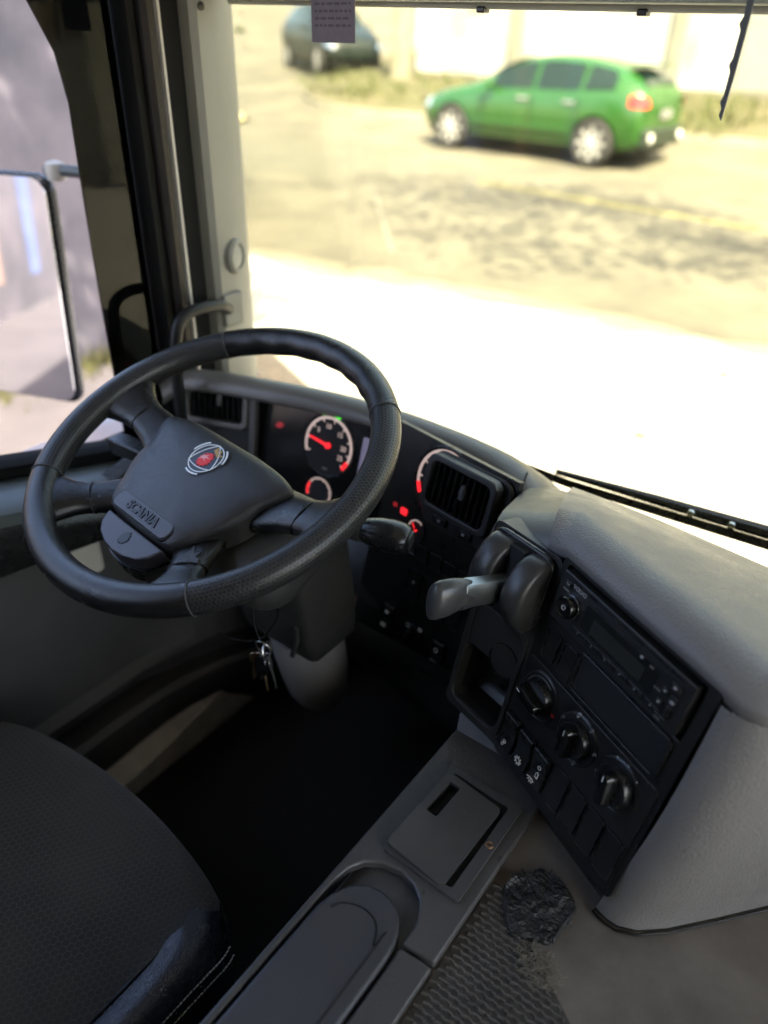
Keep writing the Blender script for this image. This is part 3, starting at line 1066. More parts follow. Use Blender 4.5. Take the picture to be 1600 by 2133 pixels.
hp = smooth_path([(-1.0, .878, 1.222), (-.982, .845, 1.240), (-.972, .795, 1.250), (-.970, .758, 1.246), (-.970, .737, 1.222), (-.974, .730, 1.14), (-.98, .730, .99)], 6)
mk('grab_handle', tube(hp, .0100, 12), mat('handle_black', (.010, .010, .010), .45, spec=.25), r)
mk('screw', lathe([(.006, 0), (.006, .003), (0, .004)], 12), satin_black, r, FR((-1.006, .880, 1.668), (0, -1, 0), (0, 0, 1), (1, 0, 0)))

r = root('door_pillar', (-1.04, .83, 1.0), 'black door post with bright weather strip beside the tinted pane', 'pillar')
zz = (.95, 1.2, 1.5, 2.197)
mk('post', loft([[(-1.03, .779, z), (-1.018, .782, z), (-1.012, .789, z), (-1.012, .799, z), (-1.018, .805, z), (-1.075, .805, z), (-1.075, .779, z)] for z in zz], closed=True, caps=True), pillar_black, r)
mk('window_seal', loft([[(-1.035, .760, z), (-1.025, .764, z), (-1.027, .7785, z), (-1.075, .7785, z), (-1.075, .760, z)] for z in zz], closed=True, caps=True), seal_black, r)
mk('weather_strip', loft([[(-1.022, .8058, z), (-1.014, .8085, z), (-1.015, .8135, z), (-1.023, .8155, z), (-1.07, .8155, z), (-1.07, .8058, z)] for z in zz], closed=True, caps=True), mat('pale_strip', (.42, .40, .38), .35), r)
mk('groove', loft([[(-1.035, .816, z), (-1.032, .835, z), (-1.028, .8565, z), (-1.075, .8565, z), (-1.075, .816, z)] for z in zz], closed=True, caps=True), seal_black, r)

# tinted pane with a rounded cut-out (the open sash)
op = [(.757, 1.0), (.664, 1.03), (.665, 1.30), (.668, 1.46), (.671, 1.55), (.663, 1.61), (.637, 1.667), (.612, 1.75), (.58, 1.90), (.50, 2.02), (.36, 2.08), (.2, 2.10), (-.74, 2.10), (-.74, 2.195), (.757, 2.195)]
o = mk('tinted_pane', prism([(y, z) for y, z in op], -.002, .002), tint_glass, None, FR((-1.055, 0, 0), (0, 1, 0), (0, 0, 1), (1, 0, 0)))
tag(o, 'dark tinted side window pane with rounded opening edge', 'window')

# roller blind bar over the windscreen
r = root('blind_bar', (-.1, .93, 1.69), 'grey-green sun blind bar across the top of the windscreen', 'sun blind')
bar_m = mat('blind_bar', (.36, .39, .32), .45, var=.08)
mk('bar', box(-1.0, XR, .90, .935, 1.6775, 1.74), bar_m, r, bevel=.004)
mk('lip', tube([(-1.0, .933, 1.676), (XR, .933, 1.672)], .0045, 10), mat('blind_lip', (.5, .5, .42), .4), r)
mk('label_panel', box(-.62, -.44, .8965, .8995, 1.687, 1.72), mat('brown_tag', (.22, .13, .10), .7), r)
for x in (-.56, -.36):
    mk('clip', box(x - .006, x + .006, .926, .940, 1.667, 1.674), satin_black, r, bevel=.002)
mk('blind_cloth', box(-.99, XR, .925, .929, 1.742, 1.97), mat('blind_cloth', (.12, .13, .11), .9), r)
# paper notice
r = root('paper_notice', (-.766, .93, 1.69), 'small mauve-grey paper notice hanging from the blind bar', 'notice')
mk('sheet', box(-.0375, .0375, -.0006, .0006, -.062, .02), mat('mauve_paper', (.19, .155, .16), .85, var=.08, var_scale=40), r, Matrix.Translation((-.766, .8955, 1.692)) @ Matrix.Rotation(radians(-1), 4, 'Y'))
bm = bmesh.new()
for i in range(8):
    zl = .012 - i * .008
    x = -.031
    while x < .028:
        ww = rnd.uniform(.004, .011)
        box(x, min(x + ww, .031), -.0010, -.00065, zl, zl + .0028, bm)
        x += ww + .003
mk('print_lines', bm, mat('faint_print', (.10, .08, .085), .8), r, Matrix.Translation((-.766, .8955, 1.692)) @ Matrix.Rotation(radians(-1), 4, 'Y'))
# toothed strap hanging at the right
r = root('hanging_strap', (-.24, .93, 1.68), 'thin toothed dark strap hanging from the blind bar at right', 'strap')
pts = [(-.003, .05), (.0035, .05), (.004, -.02), (.003, -.06), (.0005, -.105), (-.003, -.1), (-.0022, -.094), (-.0050, -.088), (-.0028, -.082), (-.0022, -.062), (-.0050, -.056), (-.0026, -.050), (-.0018, -.028), (-.0046, -.022), (-.002, -.016)]
mk('strap', prism(pts, -.0012, .0012), mat('strap', (.10, .11, .12), .4), r, FR((-.2405, .885, 1.684), (1, 0, 0), (0, 0, 1), (0, -1, 0)))

# ------------------------------------------------------------------ driver door lining
r = root('door_lining', (-1.0, .2, .40), 'dark moulded driver door lining under the side window', 'door panel')


def sh(y):
    return -.25 * (min(y, .78) - .44)


def prof(y):
    s = sh(y)
    return [(-1.072, 1.074 + s), (-1.055, 1.074 + s), (-1.045, 1.062 + s)]


def zone(fn, ys):
    return loft([[(x, y, z) for x, z in fn(y)] for y in ys])


yy = [-1.2, -.6, -.2, 0, .2, .4, .5, .6, .7, .78]
mk('window_rail', zone(lambda y: [(-1.075, 1.082 + sh(y)), (-1.052, 1.082 + sh(y)), (-1.040, 1.074 + sh(y)), (-1.038, 1.058 + sh(y)), (-1.05, 1.05 + sh(y))], yy), seal_black, r)
mk('sill_ledge', zone(lambda y: [(-1.052, 1.052 + sh(y)), (-1.03, 1.050 + sh(y)), (-.985, 1.040 + sh(y)), (-.970, 1.030 + sh(y)), (-.966, 1.012 + sh(y))], yy), ledge_mat, r)
mk('arm_roll', zone(lambda y: [(-.968, 1.014 + sh(y)), (-.955, 1.0 + sh(y)), (-.948, .975 + sh(y) * .8), (-.955, .945 + sh(y) * .6), (-.985, .925 + sh(y) * .5), (-1.0, .915 + sh(y) * .5)], yy), satin_black, r)


def lower(y):
    k = max(0, (y - .52) / .26)        # front end swells inwards towards the dash
    b = .07 * k * k
    return [(-.998, .92 + sh(y) * .5), (-1.0 + b * .3, .80), (-.998 + b * .6, .68), (-.985 + b, .62), (-.966 + b, .605)]


yy2 = [-1.2, -.6, -.2, 0, .2, .4, .5, .56, .62, .68, .74, .80, .86]
mk('panel', zone(lower, yy2), trim_dark, r)


def pocket(y):
    k = max(0, (y - .52) / .26)
    b = .07 * k * k
    e = 1 if y < .56 else max(0, 1 - (y - .56) / .06)
    return [(-.966 + b, .605), (-.975 + b - .02 * e, .590), (-.975 + b - .03 * e, .565 - .02 * e), (-.96 + b, .563), (-.938 + b, .566), (-.926 + b, .556), (-.925 + b, .52), (-.94 + b, .46), (-.965 + b, .40)]


mk('map_pocket', zone(pocket, yy2), trim_dark, r)
mk('door_pull', box(-.012, .012, -.034, .034, -.034, .034), beige_trim, r, Matrix.Translation((-.968, .490, .905)), bevel=.009, segs=3)
mk('window_switch', box(-.016, .016, -.04, .04, -.006, .008), satin_black, r, Matrix.Translation((-1.0, .62, 1.010)) @ Matrix.Rotation(radians(14), 4, 'X') @ Matrix.Rotation(radians(12), 4, 'Y'), bevel=.004)
o = mk('sill_strip', loft([[(-.99, y, .395), (-.985, y, .47 + q), (-.965, y, .478 + q), (-.905, y, .430 + q), (-.90, y, .395)] for y, q in ((-.4, 0), (0, 0), (.3, 0), (.45, .006), (.55, .02), (.65, .045), (.74, .08), (.80, .11))], closed=True, caps=True), alu_strip)
tag(o, 'worn pale metal sill strip on the floor beside the door', 'sill strip')

# footwell: firewall and floor mat
struct(mk('footwell_wall', loft([[(-1.03, .70, .86), (-.25, .70, .86)], [(-1.03, .76, .74), (-.25, .74, .74)], [(-1.03, .96, .46), (-.25, .94, .46)], [(-1.03, 1.0, .39), (-.25, 1.0, .39)]]), mat('firewall_lining', (0.020, 0.020, 0.019), 0.7)))

# ------------------------------------------------------------------ outside mirror
r = root('side_mirror', (-1.5, .85, 1.2), 'exterior driver mirror on a short arm, reflecting stripes added on the wall', 'mirror')
n = Vector((.36, -.92, .09)).normalized()
u = Vector((0, 0, 1)).cross(n)     # local right as seen from the front
u.normalize()
mf = FR((-1.452, .825, 1.16), u, n.cross(u), n)
W2, H2 = .36, .46
mk('housing', prism(rrect(-W2, .008, -.235, .235, .035, 6), -.030, -.004), satin_black, r, mf, bevel=.01)
mk('mirror_glass', prism(rrect(-W2 + .008, 0, -.227, .227, .03, 6), -.003, .002), mat('mirror_silver', (.72, .73, .78), .03, metal=1.0), r, mf)
mk('arm', tube(smooth_path([(-1.47, .86, 1.398), (-1.42, .88, 1.40), (-1.32, .93, 1.395), (-1.16, 1.0, 1.395)], 5), .011, 10), mat('mirror_arm', (.05, .06, .06), .4), r)
mk('arm_knuckle', lathe([(0, -.02), (.017, -.015), (.02, 0), (.017, .015), (0, .02)], 14), beige_trim, r, Matrix.Translation((-1.45, .868, 1.398)))

# wiper outside the windscreen
r = root('windscreen_wiper', (-.25, 1.06, 1.02), 'black windscreen wiper arm resting along the foot of the windscreen', 'wiper')
mk('blade', loft([[(x, 1.050, z - .007), (x, 1.062, z - .010), (x, 1.066, z), (x, 1.054, z + .007)] for x, z in ((-.50, 1.018), (-.39, 1.016), (-.1, 1.031), (.35, 1.052))], closed=True, caps=True), satin_black, r)
mk('arm', tube([(-.42, 1.07, 1.020), (-.25, 1.073, 1.030), (.1, 1.076, 1.050), (.5, 1.08, 1.072)], .009, 8, radii=[.005, .009, .013, .014]), satin_black, r)
for x in (-.19, -.13, -.05):
    mk('rivet', lathe([(.006, 0), (.006, .004), (0, .006)], 12), chrome, r, Matrix.Translation((x, 1.060, 1.036 + .05 * (x + .19))) @ Matrix.Rotation(pi / 2, 4, 'X'))

# ================================================================== DASHBOARD
dash = root('dashboard', (-.55, .75, .88), 'grey wraparound bus dashboard with black instrument cluster and control panels', 'dashboard')
FL = panel_frame((-.9535, .790, 1.0866), 20, 12)
FK = panel_frame((-.7305, .835, 1.059), 2, 16)
FA = panel_frame((-.4396, .775, 1.1063), -10, 14)
FB = panel_frame((-.2336, .6162, 1.0632), -16, 12)
FC = panel_frame((-.21379, .63148, 1.16962), -27, 12)

# --- cowl over the cluster: swept section, crest at z 1.135
crest = smooth_path([(-1.045, .742, 1.112), (-1.025, .775, 1.130), (-.985, .80, 1.135), (-.883, .838, 1.135), (-.75, .874, 1.135), (-.619, .888, 1.135), (-.50, .882, 1.136), (-.43, .868, 1.137), (-.385, .848, 1.135), (-.360, .82, 1.128), (-.347, .785, 1.112), (-.343, .76, 1.09)], 5)
secs = []
for i, p in enumerate(crest):
    t = (crest[min(i + 1, len(crest) - 1)] - crest[max(i - 1, 0)])
    t.z = 0
    t.normalize()
    nn = Vector((t.y, -t.x, 0))      # towards the driver
    sec = []
    for d, z in ((-.075, -.05), (-.04, -.022), (-.012, -.004), (0, 0), (.014, -.001), (.026, -.006), (.033, -.014), (.034, -.022), (.030, -.028), (.022, -.030), (.010, -.030)):
        sec.append(p + nn * d + Vector((0, 0, z)))
    secs.append(sec)
mk('cowl', loft(secs), cowl_grey, dash)


# --- cluster faces
mk('cluster_face', prism([(-.172, -.13), (.215, -.13), (.215, .052), (.10, .056), (-.05, .060), (-.172, .052)], -.012, 0), gloss_black, dash, FK)
mk('vent_fascia', prism([(-.095, -.09), (.074, -.09), (.074, .036), (-.07, .036), (-.095, .02)], -.02, -.012), dash_dark, dash, FL)
mk('trim_strip', box(.066, .078, -.10, .035, -.012, .004), mat('trim_strip', (.075, .07, .066), .4), dash, FL, bevel=.002)


def vent(fr, nm_lab):
    v = mk('air_vent', ringplate(rrect(-.063, .063, -.042, .042, .014), rrect(-.053, .053, -.032, .032, .010), -.012, .006), cowl_grey if nm_lab == 'l' else dash_dark, dash, fr, bevel=.0025)
    mk('vent_back', prism(rrect(-.056, .056, -.035, .035, .010), -.05, -.046), deep_black, v, fr)
    mk('vent_throat', ringplate(rrect(-.058, .058, -.037, .037, .010), rrect(-.0535, .0535, -.0325, .0325, .010), -.046, -.0125), deep_black, v, fr)
    sl = finish(box(-.0012, .0012, -.0325, .0325, -.022, .002), 'slat', 30)
    sl.materials.append(satin_black)
    for i in range(9):
        mk('slat', sl, None, v, fr @ Matrix.Translation((-.044 + i * .011, 0, 0)) @ Matrix.Rotation(radians(24), 4, 'Y'))
    mk('thumb_tab', lathe([(0, -.012), (.004, -.010), (.0055, 0), (.004, .010), (0, .012)], 12, sy=.8), mat('tab_grey', (.09, .085, .085), .35), v, fr @ Matrix.Translation((.008, .006, .003)) @ Matrix.Rotation(pi / 2, 4, 'X'))
    return v


vent(FL, 'l')
# right vent sits in a rounded surround
mk('vent_surround', prism(rrect(-.070, .078, -.070, .044, .022), -.02, -.0125), dash_dark, dash, FA, bevel=.004)
vent(FA, 'r')
for x, y in ((-.028, -.056), (.020, -.056)):
    mk('vent_button', box(x - .013, x + .013, y - .006, y + .006, -.0125, -.0085), satin_black, dash, FA, bevel=.0015)
    mk('button_mark', prism([(x + .003 * cos(a * .785), y + .002 * sin(a * .785)) for a in range(8)], -.0085, -.0081), grey_print, dash, FA)
sc = mk('screw', lathe([(.0055, 0), (.0055, .002), (.004, .003), (.002, .0015), (0, .0015)], 16), satin_black, dash, off(FA, .070, -.012, -.008))

# --- gauges
def gauge(fr, x, y, R, a0, a1, green=None, red=None, needle=None, lab=None, nums=()):
    f = off(fr, x, y, .001)
    g_ = mk('gauge', lathe([(R * 1.10, -.004), (R * 1.10, .0002), (R * 1.06, .0012), (R * 1.03, .0002)], 48, cap=False), satin_black, dash, f)
    mk('dial_face', prism([(R * 1.08 * cos(2 * pi * i / 48), R * 1.08 * sin(2 * pi * i / 48)) for i in range(48)], -.003, 0), deep_black, g_, f)
    mk('scale_arc', arc_strip(R * .90, R * .99, a0, a1, .0008), dial_emit, g_, f)
    nb = max(4, int(abs(a1 - a0) / 28))
    for i in range(nb + 1):
        a = radians(a0 + (a1 - a0) * i / nb)
        mk('scale_tick', box(R * .80, R * .90, -R * .022, R * .022, .0002, .0008), dial_emit, g_, f @ Matrix.Rotation(a, 4, 'Z'))
    for s, a, rr in nums:
        me = text_mesh(s, R * .24, .0002)
        me.materials.append(dial_emit)
        mk('numeral', me, None, g_, off(f, R * rr * cos(radians(a)), R * rr * sin(radians(a)), .0005))
    if green:
        mk('green_band', arc_strip(R * 1.02, R * 1.15, green[0], green[1], .0022), green_emit, g_, f)
    if red:
        mk('red_band', arc_strip(R * .86, R * .99, red[0], red[1], .0014), red_emit, g_, f)
    if needle is not None:
        nd = mk('needle', prism([(.004, -R * .045), (R * .80, -R * .03), (R * .80, R * .03), (.004, R * .045)], .002, .003), red_emit, g_, f @ Matrix.Rotation(radians(needle), 4, 'Z'))
        mk('needle_hub', lathe([(R * .10, .0), (R * .10, .004), (0, .0045)], 20), red_emit, nd, f)
    return g_


gauge(FK, 0, 0, .050, 205, -40, green=(112, 72), red=(-22, -42), needle=171, nums=(('5', 140, .64), ('10', 100, .64), ('15', 50, .62), ('20', 5, .62), ('25', -28, .62)))
gauge(FK, -.004, -.085, .026, 200, -20, red=(202, 150))
gauge(off(FA, 0, 0, -.0195), -.043, -.006, .052, 215, 60, red=(216, 196), nums=(('1/2', 155, .62),))
gauge(off(FA, 0, 0, -.0195), -.072, -.095, .017, 180, 60, needle=130)
# indicator lamps and small display
for x, y, m_, s in ((-.105, -.078, red_emit, .0065), (-.125, -.075, red_dim, .004)):
    mk('warning_lamp', prism(rrect(-s, s, -s * .8, s * .8, s * .3, 3), -.0205, -.019), m_, dash, off(FA, x, y))
for x, y in ((-.112, .002), (-.108, .006)):
    mk('warning_lamp', prism(rrect(-.006, .006, -.003, .003, .001, 2), 0, .0006), red_dim, dash, off(FK, x, y))
mk('display', prism(rrect(.066, .094, -.045, .035, .003, 2), 0, .0006), lcd_emit, dash, FK)
me = text_mesh('rpm', .007, .0002)
me.materials.append(grey_print)
mk('gauge_caption', me, None, dash, off(FK, .0, -.040, .0015))

# right side cluster base that the right vent and gauge belong to
mk('cluster_side', prism([(-.155, -.128), (.078, -.128), (.078, .048), (-.155, .052)], -.03, -.0205), dash_black, dash, FA)

# --- switch panel below (same plane as FA)
mk('switch_panel', prism([(-.155, -.315), (.105, -.300), (.105, -.1285), (-.155, -.1285)], -.03, -.012), dash_black, dash, FA, bevel=.003)


def blank(fr, x, y, w_, h_, par, proud=.0022):
    mk('switch_blank', ringplate(rrect(-w_ / 2, w_ / 2, -h_ / 2, h_ / 2, .005), rrect(-w_ / 2 + .0012, w_ / 2 - .0012, -h_ / 2 + .0012, h_ / 2 - .0012, .0042), -.002, proud), satin_black, par, off(fr, x, y), bevel=.0004, segs=1)
    mk('blank_face', prism(rrect(-w_ / 2 + .0016, w_ / 2 - .0016, -h_ / 2 + .0016, h_ / 2 - .0016, .004), -.002, proud - .0012), dash_black, par, off(fr, x, y))


f12 = off(FA, 0, 0, -.012)
for i in range(4):
    blank(f12, -.046 + i * .0285, -.176, .0265, .054, dash)
for i in range(4):
    blank(f12, -.046 + i * .0285, -.142 + .022, .0265, .024, dash)
mk('indicator_dot', lathe([(.0025, 0), (.0025, .002), (0, .0025)], 10), grey_print, dash, off(f12, -.046, -.170, .001))


def rocker(fr, x, y, par, marks=(), lit=True, w_=.024, h_=.044):
    f = off(fr, x, y)
    pr = [(-h_ / 2, 0), (-h_ / 2, .006), (-.004, .0035), (h_ / 2 - .006, .010), (h_ / 2, .009), (h_ / 2, 0)]
    bm = loft([[(xx, a, b) for a, b in pr] for xx in (-w_ / 2, w_ / 2)], closed=True, caps=True)
    s = mk('rocker_switch', bm, satin_black, par, f, bevel=.0016)
    for mm, mx, my, sz in marks:
        me = mm(sz)
        mk('symbol', me, white_print, s, off(f, mx, my, .0062 if my < 0 else .009) if False else f @ Matrix.Translation((mx, my, .0068 if my < -.008 else .0062 if my < 0 else .0092)))
    return s


def sym_box(s):
    return prism(rrect(-s, s, -s * .7, s * .7, s * .2, 2), -.0008, .0006)


def sym_ring(s):
    return arc_strip(s * .7, s, 0, 360, .0006, 20)


def sym_snow(s):
    bm = bmesh.new()
    for i in range(8):
        a = i * pi / 4
        prism([(c * cos(a) - d * sin(a), c * sin(a) + d * cos(a)) for c, d in ((s * .55, -s * .13), (s, -s * .16), (s, s * .16), (s * .55, s * .13))], -.0006, .0006, bm)
    A = arc_strip(s * .42, s * .62, 0, 360, .0006, 16)
    me = bpy.data.meshes.new('t')
    A.to_mesh(me)
    A.free()
    bm.from_mesh(me)
    return bm


def sym_seat(s):
    bm = bmesh.new()
    for r_, cx, cy_ in ((.45, -.3, -.7), (.6, .1, .35)):
        B2 = arc_strip(s * r_ * .65, s * r_, 0, 360, .0006, 14)
        bmesh.ops.translate(B2, verts=B2.verts, vec=(cx * s, cy_ * s, 0))
        me = bpy.data.meshes.new('t')
        B2.to_mesh(me)
        B2.free()
        bm.from_mesh(me)
    prism([(-s * .1, -s * .4), (s * .1, -s * .4), (s * .1, s * .2), (-s * .1, s * .2)], -.0006, .0006, bm)
    return bm


def sym_lamp(s):
    bm = bmesh.new()
    for i in range(5):
        a = radians(190 + i * 40)
        prism([(c * cos(a) - d * sin(a), c * sin(a) + d * cos(a)) for c, d in ((s * .6, -s * .08), (s, -s * .08), (s, s * .08), (s * .6, s * .08))], -.0006, .0006, bm)
    A = arc_strip(s * .34, s * .48, 180, 360, .0006, 12)
    me = bpy.data.meshes.new('t')
    A.to_mesh(me)
    A.free()
    bm.from_mesh(me)
    prism([(-s * .55, 0), (s * .55, 0), (s * .55, s * .14), (-s * .55, s * .14)], -.0006, .0006, bm)
    return bm


def sym_bus(s):
    return ringplate([(-s * .5, -s), (s * .5, -s), (s * .5, s * .4), (0, s), (-s * .5, s * .4)], [(-s * .34, -s * .8), (s * .34, -s * .8), (s * .34, s * .3), (0, s * .75), (-s * .34, s * .3)], -.0006, .0006)


rocker(f12, -.078, -.250, dash, ((sym_box, -.003, -.016, .005), (sym_box, .001, .010, .0035)))
rocker(f12, .032, -.252, dash, ((sym_box, -.002, -.016, .006), (sym_ring, .0, .008, .004)))
# ignition style toggle between them
kf = off(f12, -.021, -.250)
tg = mk('light_switch', lathe([(.018, 0), (.018, .004), (.015, .006), (.010, .0065)], 28), satin_black, dash, kf)
mk('grip', box(-.005, .005, -.018, .018, .006, .022), satin_black, tg, kf @ Matrix.Rotation(radians(-12), 4, 'Z'), bevel=.004, segs=3)
mk('symbol', sym_ring(.004), white_print, tg, off(kf, -.012, .012, .006))
mk('symbol', sym_box(.004), white_print, tg, off(kf, .012, .016, .005))

# --- shifter / pocket module (plane FB)
tray_o = rrect(-.100, .004, -.158, .112, .010)
tray_h = rrect(-.091, -.012, -.142, -.058, .012)
mk('pocket_panel', ringplate(tray_o, tray_h, -.03, 0), dash_dark, dash, FB, bevel=.003, smooth=0)
mk('pocket_frame', ringplate(rrect(-.097, -.004, -.150, .005, .014), rrect(-.090, -.010, -.143, -.0, .012), .0003, .003), dash_dark, dash, FB, bevel=.001, smooth=0)
mk('coin_pocket', loft([[(x, y, z) for x, y in rrect(-.0915 + k, -.0115 - k, -.1425 + k, -.0575 - k, .012)] for k, z in ((-.001, -.006), (0, -.012), (.003, -.040), (.010, -.046), (.02, -.047), (.0389, -.047))], closed=True), dash_black, dash, FB)
mk('round_blank', arc_strip(.0208, .0222, 0, 360, .0012, 40, .003), satin_black, dash, off(FB, -.030, -.047))
mk('round_blank_face', lathe([(.0205, -.001), (.0205, .0004), (0, .0004)], 36), dash_dark, dash, off(FB, -.030, -.047))

# --- centre stack (plane FC)
cs = mk('centre_panel', ringplate(rrect(-.012, .206, -.272, .014, .010), rrect(-.003, .193, -.060, .006, .004), -.03, 0), dash_black, dash, FC, bevel=.003, smooth=0)
mk('radio_bay', box(-.003, .193, -.060, .006, -.034, -.0305), deep_black, dash, FC)
# storage slot under the radio
mk('storage_slot', ringplate(rrect(.056, .190, -.113, -.063, .007), rrect(.061, .186, -.109, -.066, .006), .0003, .0035), satin_black, dash, FC, bevel=.001)
mk('slot_dark', prism(rrect(.0612, .1858, -.1088, -.0662, .006), .0002, .0008), deep_black, dash, FC)
for x in (.006, .034):
    blank(FC, x + .010, -.091, .022, .040, dash)
mk('climate_plate', prism(rrect(-.006, .200, -.262, -.118, .006), .0003, .0022), dash_black, dash, FC, bevel=.001)
fcp = off(FC, 0, 0, .0023)


def knob(x, y, rot, kind, marks):
    f = off(fcp, x, y)
    base = mk('climate_knob', lathe([(.0295, -.001), (.0295, .0008), (.0275, .0022), (.0265, .0014)], 44), dash_black, dash, f)
    mk('dial', lathe([(.0215, .001), (.0210, .008), (.0195, .0105), (.012, .0112), (0, .0112)], 40), satin_black, base, f)
    mk('grip', loft([[(x_, y_, z_) for x_, y_ in rrect(-a, a, -b, b, min(a, b) * .8, 4)] for z_, a, b in ((.0105, .0085, .0200), (.019, .0070, .0190), (.023, .0056, .0172), (.0240, .003, .0145))], closed=True, caps=True), gloss_black, base, f @ Matrix.Rotation(radians(rot), 4, 'Z'))
    mk('pointer', box(-.0006, .0006, .010, .0168, .0239, .0243), white_print, base, f @ Matrix.Rotation(radians(rot), 4, 'Z'))
    for s, a, rr, sz, m_ in marks:
        if isinstance(s, str):
            me = text_mesh(s, sz, .0002)
        else:
            me = s(sz)
        mk('knob_mark', me, m_, base, off(f, rr * cos(radians(a)), rr * sin(radians(a)), .0012))
    return base


gp, wp = grey_print, white_print
knob(.030, -.152, 78, 't', ((sym_box, -10, .0268, .0022, red_print), (sym_box, 188, .0268, .0015, mat('blue_print', (.02, .1, .2), .5))))
mk('chrome_arc', arc_strip(.0225, .0245, 60, 190, .0028, 28), steel, dash, off(fcp, .030, -.152))
knob(.096, -.152, 4, 'd', ((sym_seat, 108, .0275, .0036, wp), (sym_seat, 62, .0275, .003, gp), (sym_seat, 165, .0275, .003, gp), (sym_seat, 235, .0275, .003, gp), (sym_seat, 290, .0275, .003, gp), (sym_seat, 10, .0275, .003, gp)))
knob(.159, -.152, 8, 'f', (('0', 195, .0275, .007, wp), ('1', 150, .0275, .007, wp), ('2', 115, .0275, .007, wp), ('3', 85, .0275, .007, wp), ('4', 52, .0275, .007, wp)))
for x, mk_ in ((.006, ((sym_seat, .0, -.015, .0048),)), (.035, ((sym_snow, 0, -.015, .0058),)), (.064, ((sym_lamp, -.003, -.016, .006), (sym_bus, .003, -.005, .0045), (sym_ring, .005, .009, .0026)))):
    rocker(fcp, x + .005, -.226, dash, mk_, w_=.0255, h_=.050)
for i in range(4):
    blank(fcp, .098 + i * .0285, -.226, .0262, .054, dash)

# --- padded top of the right half and the grey side body
def pad_row(a, b, d, hdir, k0):
    out = [a + hdir * k0 - Vector((0, 0, .012)), a + hdir * -.003, a + hdir * -.002 + Vector((0, 0, .006)), a + hdir * .004 + Vector((0, 0, .012)), a + hdir * .014 + Vector((0, 0, .0175)), a + hdir * .028 + Vector((0, 0, .021)), a + hdir * .044 + Vector((0, 0, .0225))]
    L_ = sqrt(d.x * d.x + d.y * d.y)
    t0 = .044 / L_
    for s_ in (.12, .28, .45, .62, .80, .93):
        t = t0 + (1 - t0) * s_
        q = a + d * t
        z0 = a.z + .0225
        out.append(Vector((q.x, q.y, z0 + (b.z - z0) * (.72 * s_ + .28 * s_ ** 2.6))))
    return out


# near edge runs above the radio; far edge by the windscreen
near = [Vector(FC @ Vector((u_, .0165, .002))) for u_ in (-.012, .05, .10, .15, .19)]
near = [Vector((-.330, .667, 1.142)), Vector((-.29, .661, 1.158)), Vector((-.25, .652, 1.174))] + near
far = [Vector((-.362, .846, 1.128)), Vector((-.335, .845, 1.133)), Vector((-.306, .843, 1.136)), Vector((-.265, .842, 1.136)), Vector((-.21, .840, 1.136)), Vector((-.167, .838, 1.135)), Vector((-.11, .832, 1.134)), Vector((-.052, .826, 1.133))]
secs = []
for a, b in zip(near, far):
    d = b - a
    hdir = Vector((d.x, d.y, 0)).normalized()
    row = pad_row(a, b, d, hdir, .004)
    row += [b, b + hdir * .02 + Vector((0, 0, -.008)), b + hdir * .06 + Vector((0, 0, -.05)), b + hdir * .14 + Vector((0, 0, -.16))]
    secs.append(row)
# carry the pad on round the right-hand shoulder
extra = [((-.012, .5335), (-.010, .822)), ((.008, .536), (.03, .82)), ((.036, .553), (.075, .82)), ((.075, .59), (.12, .82)), ((.13, .645), (.17, .82)), ((.20, .70), (.23, .825)), ((.32, .745), (.34, .83)), ((.6, .78), (.62, .85)), ((1.1, .80), (1.1, .86))]
zt = 1.19
for (ax, ay), (bx, by) in extra:
    a = Vector((ax, ay, 1.180))
    b = Vector((bx, by, 1.132))
    d = b - a
    hdir = Vector((d.x, d.y, 0)).normalized()
    row = pad_row(a, b, d, hdir, .001)
    row += [b, b + hdir * .02 + Vector((0, 0, -.008)), b + hdir * .06 + Vector((0, 0, -.05)), b + hdir * .14 + Vector((0, 0, -.16))]
    secs.append(row)
fill = [[p - Vector((0, 0, .010)) for p in r_] for r_ in secs[:3]]
mk('pad_filler', loft(fill), cowl_grey, dash, smooth=60)
capb = loft(secs[2:])
capb.faces.new([capb.verts.new(p) for p in secs[2]])
mk('top_pad', capb, dash_grey, dash, smooth=75)

# side body: from the centre stack's right edge round to the right, top z 1.168 to hump z .868
botp = [(-.0665, .494), (-.060, .4915), (-.052, .4895), (-.040, .4895), (-.022, .4975), (.002, .519), (.040, .563), (.080, .611), (.13, .668), (.20, .715), (.32, .755), (.6, .79), (1.1, .81)]
topp = [(-.0275, .5375), (-.023, .5355), (-.018, .534), (-.006, .533), (.008, .536), (.022, .543), (.036, .553), (.075, .59), (.13, .645), (.20, .70), (.32, .745), (.6, .78), ]
topp = topp[:11] + [(.6, .78)]
botp = botp[:8] + [(.13, .664), (.20, .712), (.32, .757), (.6, .79)]
secs = []
for k in range(13):
    t = k / 12
    z = 1.170 + (.866 - 1.170) * t
    row = []
    for (ax, ay), (bx, by) in zip(topp, botp):
        bulge = .014 * sin(pi * min(1, t * 1.05)) * max(0, 1 - abs(ax - .02) * 5)
        row.append((ax + (bx - ax) * t + bulge * .5, ay + (by - ay) * t - bulge, z))
    secs.append(row)
mk('side_body', loft(secs), dash_grey, dash, smooth=60)
mk('base_seal', tube([(x, y - .002, .870) for x, y in botp[:9]], .0035, 8), gloss_black, dash)
